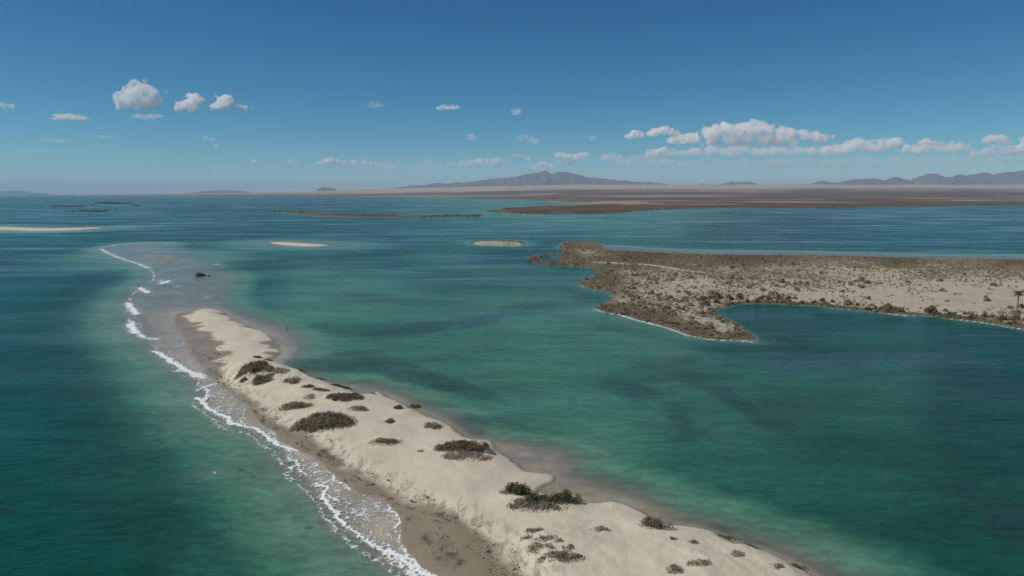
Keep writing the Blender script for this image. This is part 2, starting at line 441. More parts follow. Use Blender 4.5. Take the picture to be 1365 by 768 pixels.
# ------------------------------------------------------------------ materials
def mat_water():
    k = NT('sea_water')
    p = k.pos()
    body = k.attr('body', 'Color')
    opaq = k.attr('opaq'); foam = k.attr('foam'); calm = k.attr('calm')
    # wave relief: short chop, long swell, drawn out across the wind
    w1 = k.noise(k.mapping(p, (0.55, 1.0, 1), (0, 0, .5)), .62, 5, .62)
    w2 = k.noise(k.mapping(p, (0.35, 1.0, 1), (0, 0, .75)), .16, 4, .55)
    w3 = k.noise(k.mapping(p, (.5, 1.0, 1), (0, 0, .2)), 1.9, 3, .6)
    hgt = k.math('ADD', k.math('MULTIPLY', w1, 1.0), k.math('ADD', k.math('MULTIPLY', w2, 2.0), k.math('MULTIPLY', w3, .35)))
    st = k.math('MULTIPLY', calm, .62)
    nb = k.bump(hgt, st, .5)
    # body colour flecked by the chop
    fl = k.ramp(k.math('ADD', k.math('MULTIPLY', w1, .6), k.math('MULTIPLY', w2, .4)), .36, .66, .76, 1.22)
    pat = k.noise(k.mapping(p, (.02, .05, 1)), 1.0, 5, .6)
    fl2 = k.ramp(pat, .3, .7, .86, 1.14)
    mul = k.math('MULTIPLY', fl, fl2)
    cx = k.n('ShaderNodeVectorMath', operation='SCALE'); k.l(body, cx.inputs[0]); k.l(mul, cx.inputs['Scale'])
    body2 = cx.outputs[0]
    # wind lanes: smoother and rougher streaks
    lane = k.noise(k.mapping(p, (.010, .022, 1), (0, 0, -.12)), 1.0, 6, .62, .6)
    rough = k.ramp(lane, .38, .70, .30, .2)
    slick = k.noise(k.mapping(p, (.0045, .030, 1), (0, 0, -.05)), 1.0, 5, .6, .8)
    area = k.noise(k.mapping(p, (.0016, .0022, 1)), 1.0, 3, .5)
    sm_ = k.math('MULTIPLY', k.ramp(slick, .50, .64), k.ramp(area, .38, .54))
    spec = k.math('MULTIPLY_ADD', sm_, .5, .08)
    rough = k.math('MULTIPLY', rough, k.math('SUBTRACT', 1.0, k.math('MULTIPLY', sm_, .55)))
    water = k.bsdf(body2, rough, spec, nb, 1.33)
    clear = k.n('ShaderNodeBsdfTransparent')
    gl = k.n('ShaderNodeBsdfGlossy'); gl.inputs['Roughness'].default_value = .12; k.l(nb, gl.inputs['Normal'])
    fr = k.n('ShaderNodeFresnel'); fr.inputs['IOR'].default_value = 1.25; k.l(nb, fr.inputs['Normal'])
    thin = k.n('ShaderNodeMixShader'); k.l(fr.outputs[0], thin.inputs[0]); k.l(clear.outputs[0], thin.inputs[1]); k.l(gl.outputs[0], thin.inputs[2])
    mixw = k.n('ShaderNodeMixShader'); k.l(opaq, mixw.inputs[0]); k.l(thin.outputs[0], mixw.inputs[1]); k.l(water, mixw.inputs[2])
    # foam: lacy cells and torn edges
    v1 = k.voro(k.mapping(p, (1, .8, 1)), 1.1)
    fn = k.noise(p, 1.4, 6, .68, .4)
    fn2 = k.noise(p, .28, 3, .6)
    lace = k.math('ADD', k.math('MULTIPLY', k.ramp(v1, .0, .25), .42), k.math('MULTIPLY', k.ramp(fn, .28, .72), .75))
    lace = k.math('ADD', lace, k.math('MULTIPLY', fn2, .25))
    fm = k.ramp(k.math('SUBTRACT', k.math('MULTIPLY', foam, 1.35), lace), -.15, .45)
    fcol = k.mix(k.ramp(fn, .3, .7), (.62, .66, .66), (.8, .81, .8))
    fb = k.bump(k.math('ADD', fn, fm), .6, .25)
    fsh = k.bsdf(fcol, .7, .2, fb)
    fin = k.n('ShaderNodeMixShader'); k.l(fm, fin.inputs[0]); k.l(mixw.outputs[0], fin.inputs[1]); k.l(fsh, fin.inputs[2])
    return k.done(fin.outputs[0])

def mat_sand():
    k = NT('beach_sand')
    p = k.pos()
    wet = k.attr('wet'); under = k.attr('under'); drift = k.attr('drift')
    n1 = k.noise(p, .12, 5, .6); n2 = k.noise(p, 1.7, 5, .65); n3 = k.noise(p, 9.0, 3, .6)
    dry = k.mix(k.ramp(n1, .3, .7), (.455, .405, .315), (.515, .46, .36))
    dry = k.mix(k.ramp(n2, .35, .7, 0, .45), dry, (.50, .45, .36))
    dry = k.mix(k.ramp(n3, .52, .75, 0, .35), dry, (.27, .235, .175))
    # thin brown wash of weed fragments around the tide line
    st = k.noise(k.mapping(p, (.55, .2, 1), (0, 0, -.45)), 1.6, 6, .68)
    dm = k.math('MULTIPLY', drift, k.ramp(st, .46, .62))
    dry = k.mix(k.math('MULTIPLY', dm, .75), dry, (.15, .115, .075))
    dry = k.mix(k.ramp(k.noise(k.mapping(p, (.10, .03, 1), (0, 0, -.5)), 1.0, 5, .6), .42, .66, 0, .3), dry, (.345, .30, .23))
    wcol = k.mix(k.ramp(n1, .3, .7), (.20, .162, .108), (.255, .208, .142))
    wcol = k.mix(k.ramp(k.noise(k.mapping(p, (.4, .12, 1), (0, 0, -.5)), 1.0, 5, .65), .54, .72, 0, .7), wcol, (.115, .092, .07))
    c = k.mix(wet, dry, wcol)
    c = k.mix(k.math('MULTIPLY', k.attr('stain'), .85), c, (.05, .045, .04))      # rotting weed mush
    ucol = k.mix(k.ramp(k.noise(p, .35, 4, .6), .35, .65), (.31, .28, .22), (.42, .375, .29))
    ucol = k.mix(k.ramp(k.noise(k.mapping(p, (.05, .12, 1), (0, 0, .35)), 1.0, 5, .6), .46, .64, 0, .8), ucol, (.25, .23, .195))
    c = k.mix(under, c, ucol)
    rough = k.math('SUBTRACT', .9, k.math('MULTIPLY', wet, .5))
    rip = k.noise(k.mapping(p, (1, .35, 1), (0, 0, .5)), 2.2, 4, .6)
    h = k.math('ADD', k.math('MULTIPLY', n2, 1.0), k.math('ADD', k.math('MULTIPLY', rip, .5), k.math('MULTIPLY', n3, .25)))
    nb = k.bump(h, k.math('SUBTRACT', .36, k.math('MULTIPLY', wet, .28)), .2)
    return k.done(k.bsdf(c, rough, .3, nb))

def mat_headland():
    k = NT('headland_ground')
    p = k.pos()
    veg = k.attr('veg'); wet = k.attr('wet')
    n1 = k.noise(p, .10, 5, .6); n2 = k.noise(p, .55, 5, .7); n3 = k.noise(p, 1.6, 4, .65)
    sand = k.mix(k.ramp(n1, .3, .7), (.335, .29, .225), (.40, .352, .28))
    sand = k.mix(k.ramp(n3, .5, .75, 0, .4), sand, (.25, .215, .165))
    marsh = k.mix(k.ramp(n2, .3, .7), (.09, .068, .04), (.15, .115, .068))
    marsh = k.mix(k.ramp(n1, .45, .7, 0, .6), marsh, (.085, .08, .04))
    f = k.math('ADD', veg, k.math('MULTIPLY', k.math('SUBTRACT', k.math('ADD', k.math('MULTIPLY', n2, .55), k.math('MULTIPLY', n3, .45)), .5), 1.7))
    c = k.mix(k.ramp(f, .38, .62), sand, marsh)
    c = k.mix(k.math('MULTIPLY', wet, .7), c, (.13, .11, .085))
    nb = k.bump(k.math('ADD', n2, k.math('MULTIPLY', n3, .5)), .8, .6)
    return k.done(k.bsdf(c, .9, .15, nb))

def mat_plain():
    k = NT('desert_plain')
    p = k.pos()
    pale = k.attr('pale')
    n1 = k.noise(k.mapping(p, (.0016, .0010, 1)), 1.0, 6, .65)
    n2 = k.noise(k.mapping(p, (.012, .006, 1)), 1.0, 5, .7)
    n3 = k.noise(k.mapping(p, (.05, .025, 1)), 1.0, 4, .7)
    scrub = k.mix(k.ramp(n2, .35, .65), (.058, .036, .019), (.125, .085, .05))
    scrub = k.mix(k.ramp(n3, .5, .7, 0, .6), scrub, (.05, .042, .022))
    c = k.mix(k.ramp(n1, .55, .7, 0, .55), scrub, (.24, .18, .12))
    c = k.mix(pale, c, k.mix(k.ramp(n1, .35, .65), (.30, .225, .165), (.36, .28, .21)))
    nb = k.bump(n3, .8, 6.0)
    return k.done(k.bsdf(c, .95, .1, nb))

def mat_mountain():
    k = NT('mountain_rock')
    p = k.pos()
    n = k.noise(p, .0012, 8, .65); n2 = k.noise(p, .006, 5, .65)
    c = k.mix(k.ramp(n, .35, .65), (.05, .044, .04), (.09, .078, .068))
    nb = k.bump(k.math('ADD', n, k.math('MULTIPLY', n2, .4)), .9, 90.0)
    return k.done(k.bsdf(c, .95, .1, nb))

def mat_leaf(name, c0, c1, c2, trans=.25):
    k = NT(name)
    t = k.attr('tint')
    oi = k.n('ShaderNodeObjectInfo').outputs['Random']
    c = k.mix(k.ramp(t, 0, .55), c0, c1)
    c = k.mix(k.ramp(t, .7, 1.0), c, c2)
    hs = k.n('ShaderNodeHueSaturation'); k.l(c, hs.inputs['Color']); k.put(hs.inputs['Value'], k.math('MULTIPLY_ADD', oi, .35, .82))
    d = k.bsdf(hs.outputs[0], .8, .2)
    tr = k.n('ShaderNodeBsdfTranslucent'); k.l(hs.outputs[0], tr.inputs[0])
    mx = k.n('ShaderNodeMixShader'); mx.inputs[0].default_value = trans; k.l(d, mx.inputs[1]); k.l(tr.outputs[0], mx.inputs[2])
    return k.done(mx.outputs[0])
def mat_plain_col(name, c0, c1, scale=2.0, rough=.85):
    k = NT(name)
    n = k.noise(k.objco(), scale, 5, .65)
    return k.done(k.bsdf(k.mix(k.ramp(n, .3, .7), c0, c1), rough, .2, k.bump(n, .6, .1)))

M_WATER = mat_water(); M_SAND = mat_sand(); M_HEAD = mat_headland(); M_PLAIN = mat_plain(); M_MTN = mat_mountain()
M_GREY = mat_leaf('grey_olive_leaf', (.175, .142, .092), (.30, .248, .165), (.42, .365, .265))
M_DARK = mat_leaf('dark_brown_leaf', (.125, .10, .062), (.215, .172, .11), (.32, .265, .18))
M_GREEN = mat_leaf('olive_green_leaf', (.075, .073, .032), (.15, .143, .062), (.24, .22, .11))
M_PALE = mat_leaf('dry_straw', (.26, .225, .17), (.38, .335, .26), (.46, .42, .34), .38)
M_RUST = mat_leaf('rusty_leaf', (.16, .115, .075), (.28, .21, .145), (.40, .33, .25), .2)
M_MARSH = mat_leaf('salt_marsh_leaf', (.14, .102, .06), (.23, .172, .105), (.31, .25, .17))
M_YEL = mat_leaf('yellow_green_leaf', (.12, .115, .035), (.20, .19, .07), (.28, .26, .12))
M_WEED = mat_leaf('dry_seaweed', (.04, .03, .02), (.085, .062, .042), (.16, .12, .085), .05)
M_WOOD = mat_plain_col('weathered_wood', (.11, .095, .075), (.19, .17, .14), 6.0)
M_ROCK = mat_plain_col('dark_wet_rock', (.014, .014, .013), (.032, .03, .027), 1.2, .7)
M_TRUNK = mat_plain_col('palm_bark', (.10, .078, .055), (.16, .13, .095), 4.0)

# ------------------------------------------------------------------ sea
def depth_color(dep, grass, X, Y):
    xs = np.array([0, .35, .8, 1.4, 2.0, 2.6, 3.3, 4.2, 5.2, 7, 9])
    C = np.array([(.17, .15, .115), (.15, .18, .13), (.10, .19, .135), (.072, .18, .125), (.044, .147, .098), (.019, .092, .066),
                  (.0085, .057, .043), (.0022, .055, .041), (.0025, .069, .058), (.004, .072, .073), (.005, .070, .082)])
    c = np.stack([np.interp(dep, xs, C[:, i]) for i in range(3)], -1)
    g = np.array([.016, .034, .036])
    a = (grass * .78)[..., None]
    return c * (1 - a) + g * a

def build_water():
    # radial sheet: fine where the lagoon lies, coarser to the sides and out to the horizon
    ang = np.concatenate([np.radians(np.linspace(-100, -39, 26)[:-1]), np.arctan(np.linspace(math.tan(math.radians(-39)), math.tan(math.radians(39)), 860)),
                          np.radians(np.linspace(39, 100, 26)[1:])])
    vs = np.concatenate([np.linspace(1500, 800, 60)[:-1], np.linspace(800, 330, 400)[:-1], np.linspace(330, 268, 130)[:-1]])
    r = unproj(np.full(len(vs), IW / 2), vs)[1]
    r = np.concatenate([[4, 8], r, np.geomspace(unproj(IW / 2, 268)[1], 72000, 46)])
    R, A = np.meshgrid(r, ang, indexing='ij')
    Yc = R * np.where(np.abs(A) < math.radians(39.01), 1.0, 0) ; # inside the fan rows are straight
    fan = np.abs(A) < math.radians(39.01)
    X = np.where(fan, R * np.tan(np.where(fan, A, 0)), R / math.cos(math.radians(39)) * np.sin(A))
    Y = np.where(fan, R, R / math.cos(math.radians(39)) * np.cos(A))
    x, y = X.ravel(), Y.ravel()
    z, F = ground(x, y, True)
    dep = np.maximum(-z, 0)
    u, v = proj(x, y)
    wu = u + 26 * (fbm(x / 14, y / 22, 61) - .5); wv = v + 9 * (fbm(x / 12, y / 22, 63) - .5)
    grass = np.zeros(x.shape)
    for gu, gv, a, b, s, st in GRASS:
        small = a < 10
        du = (u if small else wu) - gu; dv = (v if small else (v + (wv - v) * min(1, b / 9))) - gv - s * du
        q = (du / a) ** 2 + (dv / b) ** 2
        grass = np.maximum(grass, st * (1 - sstep(.15, 1.9, q)))
    patch = fbm(x / 11, y / 17, 71, 5)
    grass = np.clip(grass * (.48 + .95 * fbm(x / 5, y / 8, 73, 4) * .5 + .475 * patch), 0, 1)
    mott = sstep(.56, .78, fbm(x / 70, y / 130, 77, 5)) * .28 * sstep(1.2, 2.4, dep)
    grass = np.clip(np.maximum(grass, mott), 0, .95)
    foam = np.zeros(x.shape); milk = np.zeros(x.shape)
    fx = x + 1.6 * (fbm(x / 3.2, y / 3.2, 81) - .5); fy = y + 2.4 * (fbm(x / 3.2, y / 3.2, 83) - .5)
    near = np.where((y > 20) & (y < 4000))[0]
    for P, w, s in FOAM_W:
        m = near[(x[near] > P[:, 0].min() - 6 * w - 4) & (x[near] < P[:, 0].max() + 6 * w + 4) & (y[near] > P[:, 1].min() - 6 * w - 4) & (y[near] < P[:, 1].max() + 6 * w + 4)]
        if len(m) == 0: continue
        d = seg_dist(fx[m], fy[m], P, False)
        if len(P) > 9 and w == 1.3: s = s * sstep(.3, .62, fbm(x[m] / 9, y[m] / 16, 205, 3))
        foam[m] = np.maximum(foam[m], s * np.exp(-(d / (w * .62)) ** 2))
        foam[m] = np.maximum(foam[m], .54 * s * np.exp(-d / (w * 2.3)))
        milk[m] = np.maximum(milk[m], s * np.exp(-d / (w * 2.8 + 1.2)))
    # layered swash: thin arcs where each spent wave stopped, lace in between
    inF = (F['dF'] < 0) & (F['dL'] > 0)
    t = np.maximum(F['dL'], 0) / (np.maximum(F['dL'], 0) + np.maximum(-F['dF'], 0) + 1e-6)
    tw = t + .55 * (fbm(x / 6.5, y / 9, 191, 3) - .5) + .12 * (fbm(x / 1.6, y / 1.6, 193, 2) - .5)
    nearf = sstep(330, 150, y)
    arcs = np.zeros(x.shape)
    for t0, a0, w0 in ((.05, .8, .028), (.34, .72, .03), (.62, .7, .035), (.86, .85, .045)):
        br = sstep(.30, .52, fbm(x / 7 + t0 * 90, y / 10, 197, 3))
        arcs = np.maximum(arcs, a0 * br * np.exp(-((tw - t0) / w0) ** 2))
    lacef = .235 + .42 * fbm(x / 3, y / 5, 91)
    inF &= ~((u > 296) & (v < 505))
    foam = np.where(inF, np.maximum(foam, np.maximum(arcs * (.55 + .45 * nearf), lacef * nearf * sstep(.0, .25, t))), foam)
    dcol = np.maximum(dep, .0) * (.9 + .2 * fbm(x / 25, y / 45, 95))
    c = depth_color(dcol, grass, x, y)
    mk = (.42 * milk * np.clip(dep / .3, .2, 1) * (y < 700))[:, None]       # bubbles and stirred sand off the breakers
    c = c * (1 - mk) + np.array([.20, .27, .225]) * mk
    opaq = np.clip(1 - np.exp(-2.1 * np.maximum(dep - .02, 0)), 0, 1)
    opaq = np.maximum(opaq, sstep(.8, 1.25, dep))
    opaq = np.maximum(opaq, sstep(900, 1200, np.hypot(x, y)))
    opaq = np.maximum(opaq, grass * sstep(.12, .3, dep))
    # the chop cannot be resolved far out: its relief fades with distance from the shore camp
    rr = np.hypot(x, y)
    calm = np.clip(240.0 / np.maximum(rr, 100), 0.06, 1) ** .8
    calm = np.where((F['dF'] < 1) , calm * .45, calm)
    me = mesh_from('sea', np.stack([x, y, np.zeros_like(x)], 1), grid_quads(len(r), len(ang)))
    cattr(me, 'body', c); attr(me, 'opaq', opaq); attr(me, 'foam', foam); attr(me, 'calm', calm)
    smooth(me)
    tag(link('sea', me, M_WATER), kind='structure')
build_water()

# ------------------------------------------------------------------ land sheets
def land_patch(name, mat, u0, u1, du, v0, v1, dv, which, zmin, kind, extra=None, zoff=0.0):
    us = np.arange(u0, u1 + du, du); vs = np.arange(v0, v1 + dv, dv)
    U, V = np.meshgrid(us, vs)
    X, Y = unproj(U, V)
    x, y = X.ravel(), Y.ravel()
    z, F = ground(x, y, True)
    d = which(F)
    ok = ((z > zmin) & (d < 60)).reshape(U.shape)
    keep = ok[:-1, :-1] | ok[:-1, 1:] | ok[1:, 1:] | ok[1:, :-1]
    Q = grid_quads(len(vs), len(us), keep)[:, ::-1]
    ex = extra(x, y, z, F)
    Vv, Q, ex = compact(np.stack([x, y, z + zoff], 1), Q, ex)
    me = mesh_from(name, Vv, Q)
    for k_, a in ex.items(): attr(me, k_, a)
    smooth(me)
    return tag(link(name, me, mat), kind=kind)

def spit_extra(x, y, z, F):
    n = fbm(x / 4, y / 6, 101) - .5
    tip = sstep(165, 215, y)
    ocean = sstep(-.5, 1.8, F['dD'] + n * 2.5 + tip * (2.0 + 16 * (fbm(x / 11, y / 7, 103) - .5)))            # seaward of the tide line
    lag = sstep(-.9, -.1, F['dL'] + n * .8)
    wet = np.clip(np.maximum(ocean, lag), 0, 1)
    far = sstep(400, 470, y)
    under = sstep(.04, -.06, z)
    dl = seg_dist(x, y, P_TIDE, False)
    drift = np.exp(-(dl / 3.6) ** 2) * (F['dL'] < -1) * .9
    st = np.zeros(x.shape)
    for u, v, r in [(566,716,6),(573,723,5),(590,731,13),(602,736,12),(612,749,7),(441,606,9),(449,613,9),(432,600,7),(640,704,5),(585,742,6),(545,690,4),(262,482,6),(250,466,5)]:
        sx, sy = unproj(u, v, .3); m = math.hypot(sx, sy) / FPX
        st = np.maximum(st, np.exp(-((x - sx) / (r * m)) ** 2 - ((y - sy) / (r * m * 1.3)) ** 2))
    st = st * sstep(.3, .6, fbm(x / .9, y / 1.3, 107))
    return dict(wet=wet, under=under, drift=drift, stain=st)
P_TIDE = poly(DEBRIS[:24])
# order of the quads: rows run from far to near
land_patch('sand_spit', M_SAND, 90, 1250, 1.25, 316, 900, 1.25, lambda F: np.minimum(np.minimum(F['dL'], F['dF']), np.where(F['dI'] < 30, 0, 100)), -1.35, 'structure', spit_extra)

HVEG = np.array([(850,342,.98),(1000,345,.98),(1200,348,.92),(1360,350,.88),(755,326,.85),(790,325,.6),(770,324,.5),(780,338,.3),(800,341,.6),(760,345,.8),(720,347,.9),
    (850,370,.40),(900,380,.33),(830,400,.43),(850,385,.43),(800,380,.7),(790,370,.85),(880,410,.38),(900,400,.26),(930,415,.18),(950,430,.30),(965,441,.42),
    (870,424,.95),(920,440,.95),(980,450,.95),(820,411,.95),(962,418,.95),(1000,396,.42),(950,390,.40),(960,367,.44),(1050,365,.46),(1150,362,.46),(1250,360,.48),
    (1350,362,.5),(1100,376,.36),(1200,374,.32),(1300,371,.30),(1280,385,.08),(1360,390,.08),(1180,392,.08),(1100,395,.2),(1040,385,.3),(1300,400,.08),(1360,405,.1),(1360,424,.3),(1200,402,.12)], float)
P_PATH = poly([(785,350.5),(820,352),(850,354),(880,358),(905,363),(945,367)])
P_FRINGE = poly([(1500,462),(1365,438.5),(1321,431),(1267,424),(1185,417.7),(1128,412),(1075,407),(1020,405),(979,405.8)])
def head_veg(x, y, dH):
    u, v = proj(x, y)
    num = 0; den = 0
    for a, b, d in HVEG:
        w = 1 / (((u - a) / 2.2) ** 2 + ((v - b) * 1.6) ** 2 + 60.0) ** 1.5
        num = num + w * d; den = den + w
    g = num / den
    fr = seg_dist(x, y, P_FRINGE, False)
    g = np.maximum(g, sstep(9, 3, fr + 5 * (fbm(x / 8, y / 8, 117) - .5)))
    d = seg_dist(x + 3 * (fbm(x / 15, y / 15, 119) - .5), y, P_PATH, False)
    g = g * (1 - .9 * sstep(3.2, 1.4, d))
    return g
def head_extra(x, y, z, F):
    n = fbm(x / 22, y / 30, 111) - .5
    return dict(veg=head_veg(x, y, F['dH']) + n * .25, wet=sstep(-2.0, .3, F['dH']))
land_patch('headland', M_HEAD, 696, 1700, 1.3, 318, 505, .8, lambda F: F['dH'], -1.3, 'structure', head_extra)

# low islets and sandbars out in the lagoon
def islet(name, key, mat, u0, u1, v0, v1, du, dv, veg):
    P = P_ISL[key]
    us = np.arange(u0, u1 + du, du); vs = np.arange(v0, v1 + dv, dv)
    U, V = np.meshgrid(us, vs); X, Y = unproj(U, V); x, y = X.ravel(), Y.ravel()
    d = sdf(x, y, P, 1e9)
    z = np.where(d < 0, .05 + 1.0 * (1 - np.exp(d / 12)) + .5 * (fbm(x / 14, y / 40, 5) - .4) * sstep(0, -10, d), -.12 - .05 * d)
    ok = (z > -1.2).reshape(U.shape)
    keep = ok[:-1, :-1] | ok[:-1, 1:] | ok[1:, 1:] | ok[1:, :-1]
    Q = grid_quads(len(vs), len(us), keep)[:, ::-1]
    n = fbm(x / 20, y / 60, 8)
    ex = dict(veg=np.full(x.shape, veg) + (n - .5) * .5, wet=sstep(-1.0, 3, d) * (1 if veg > .5 else .5), under=sstep(.02, -.3, z), drift=np.zeros(x.shape), stain=np.zeros(x.shape))
    V3, Q, ex = compact(np.stack([x, y, z], 1), Q, ex)
    me = mesh_from(name, V3, Q)
    for k_, a in ex.items(): attr(me, k_, a)
    smooth(me)
    return tag(link(name, me, mat), kind='structure')
islet('sandbar', 'sandbar_left', M_SAND, -150, 160, 298, 310, 1.5, .25, 0)
islet('sandbar', 'sandbar_mid', M_SAND, 345, 452, 320, 331, 1.2, .3, 0)
islet('islet', 'islet_mid', M_HEAD, 615, 710, 319, 331, 1.0, .3, .35)
islet('mangrove_islet', 'strip', M_HEAD, 350, 665, 279, 293, 1.5, .2, .95)
for kk, b in (('reef_a', (50, 126, 273, 277)), ('reef_b', (114, 192, 268, 274)), ('reef_c', (168, 194, 272.5, 276)), ('reef_d', (98, 158, 279, 284))):
    islet('reef_islet', kk, M_ROCK, *b, 1.5, .15, 1.0)

# ------------------------------------------------------------------ desert plain rising to the mountains
PLAIN = [(60,260.5),(200,261.0),(290,261.8),(420,262.6),(560,263.6),(640,265),(706,266.4),(745,270.5),(790,272),(785,273.2),(719,275),(680,277),(648,281),(674,285.2),
    (745,286),(798,285),(832,283.4),(851,281),(904,279),(1000,277),(1060,277.6),(1179,275.8),(1365,274),(1700,273),(2300,272),(2300,259.6),(60,259.6)]
P_PLAIN = poly(PLAIN)
def plain_h(u, r):
    top = np.interp(u, [-200, 60, 150, 300, 450, 600, 680, 800, 900, 1365, 2300], [258.9, 258.8, 258.2, 256.6, 252.2, 248.8, 247.6, 246.2, 246.6, 246.2, 245.5])
    H = CAM_H + (259 - top) / FPX * 21000
    return H * np.clip((r - 4500) / 16500, 0, 1.0) ** 1.5
def build_plain():
    us = np.arange(-260, 1900, 2.2)
    y1 = unproj(682.5, 288.0)[1]
    ys = np.concatenate([unproj(np.full(130, 682.5), np.linspace(288, 265, 130))[1], np.geomspace(unproj(682.5, 264.8)[1], 33000, 84)])
    Yg, Ug = np.meshgrid(ys, us, indexing='ij')
    Xg = (Ug - IW / 2) / FPX * (Yg * CP + CAM_H * SP)
    x, y = Xg.ravel(), Yg.ravel(); u = Ug.ravel()
    wx = x + 60 * (fbm(x / 90, y / 200, 131) - .5); wy = y + 150 * (fbm(x / 60, y / 150, 133) - .5)
    d = np.concatenate([_sdf(wx[i:i + 60000], wy[i:i + 60000], P_PLAIN) for i in range(0, len(x), 60000)])
    z = np.where(d < 0, .25 + 2.0 * (1 - np.exp(d / 160)) + (fbm(x / 260, y / 500, 135) - .5) * 5 * sstep(0, -300, d) + plain_h(u, y) * (1 - np.exp(np.minimum(d, 0) / 2600)) * (1 + .16 * (fbm(x / 900, y / 1500, 139) - .5)) + 4 * sstep(6000, 12000, y) * fbm(x / 240, y / 700, 141), -1.2)
    keep = (z > 0).reshape(Yg.shape)
    keep = keep[:-1, :-1] | keep[:-1, 1:] | keep[1:, 1:] | keep[1:, :-1]
    Q = grid_quads(len(ys), len(us), keep)
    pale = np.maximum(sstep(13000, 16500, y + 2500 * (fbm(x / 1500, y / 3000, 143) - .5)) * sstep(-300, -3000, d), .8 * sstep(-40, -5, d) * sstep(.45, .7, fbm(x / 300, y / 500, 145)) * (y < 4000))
    pale = np.maximum(pale, .8 * sstep(.56, .66, fbm(x / 520, y / 800, 147)) * sstep(9000, 2500, y))
    pale = np.maximum(pale, .5 * sstep(.60, .68, fbm(x / 1800, y / 1600, 149)) * sstep(5000, 7000, y))
    V3, Q, ex = compact(np.stack([x, y, z], 1), Q, dict(pale=pale))
    me = mesh_from('desert_plain', V3, Q); attr(me, 'pale', ex['pale']); smooth(me)
    tag(link('desert_plain', me, M_PLAIN), kind='structure')
build_plain()

def mountain(name, sky_line, D, depth, seed):
    s_ = np.array(sky_line, float)
    us = np.arange(s_[0, 0], s_[-1, 0] + .1, .7)
    vsk = np.interp(us, s_[:, 0], s_[:, 1])
    H = CAM_H + (259 - vsk) / FPX * D
    H = H * (1 + .16 * (fbm(us / 7.0, us * 0, seed + 3, 4) - .5))
    nr = 41
    t = np.linspace(-1, 1, nr)
    V = []
    for ti in t:
        y = np.full(len(us), D + ti * depth)
        x = (us - IW / 2) / FPX * D
        n = 1 - np.abs(2 * fbm(x / 900, y / 900 + np.zeros(len(us)), seed, 6) - 1)
        n2 = fbm(x / 350, y / 350, seed + 5, 5)
        ridge = np.clip(1 - abs(ti), 0, 1) ** .85
        fac = ridge * (.55 + .65 * n * n2 * 1.3) if abs(ti) > .06 else np.ones(len(us)) * .97 + .06 * (n2 - .5)
        V.append(np.stack([x, y, np.minimum(H * fac, H * 1.0) - (1 if abs(ti) > .99 else 0)], 1))
    V = np.concatenate(V)
    me = mesh_from(name, V, grid_quads(nr, len(us))); smooth(me)
    return tag(link(name, me, M_MTN), kind='structure')
mountain('mountain', [(525,251),(545,248.5),(560,247.4),(575,245.6),(582,244.2),(592,244.8),(610,243.6),(625,242.4),(640,240.6),(648,240.2),(655,238.6),(670,237.4),(685,235),(698,232.2),(706,231),(714,230.6),(722,227.8),(727,228.2),(733,231.6),(739,232),(744,229.4),(754,229.2),(762,231),(775,234.4),(788,237),(800,238),(806,237.4),(816,239.4),(830,241.2),(850,242.4),(875,244),(900,247),(912,249)], 29000, 3200, 201)
mountain('mountain_range', [(1060,249),(1075,245.6),(1090,241),(1100,242.6),(1112,244.2),(1126,240.4),(1140,238.2),(1150,239.4),(1160,238.8),(1172,240.2),(1188,237),(1198,239.4),(1208,241),(1214,238.4),(1222,234),(1232,232),(1240,231.4),(1249,234.6),(1256,236.4),(1264,235.6),(1272,232.8),(1280,234.6),(1290,233),(1298,231.2),(1308,231.2),(1318,233.4),(1326,230.4),(1336,228.6),(1350,228.4),(1365,227),(1400,224),(1450,229),(1500,226),(1600,234),(1700,246)], 27000, 2600, 231)
mountain('hill', [(952,248),(962,244),(972,242.2),(982,241.6),(992,243),(1002,243.8),(1012,248)], 26500, 900, 251)
mountain('hill', [(922,248),(930,245.2),(936,245.4),(942,248)], 26500, 500, 257)
mountain('hill', [(422,255),(428,250.6),(434,249.2),(440,250.4),(448,251.4),(456,255)], 26500, 700, 263)
mountain('hill', [(250,258),(275,254.6),(300,253.4),(322,254),(345,257)], 33000, 1200, 269)
mountain('hill', [(-60,258),(-20,256),(15,255.2),(28,253.8),(42,255.2),(62,258.4)], 40000, 1500, 271)

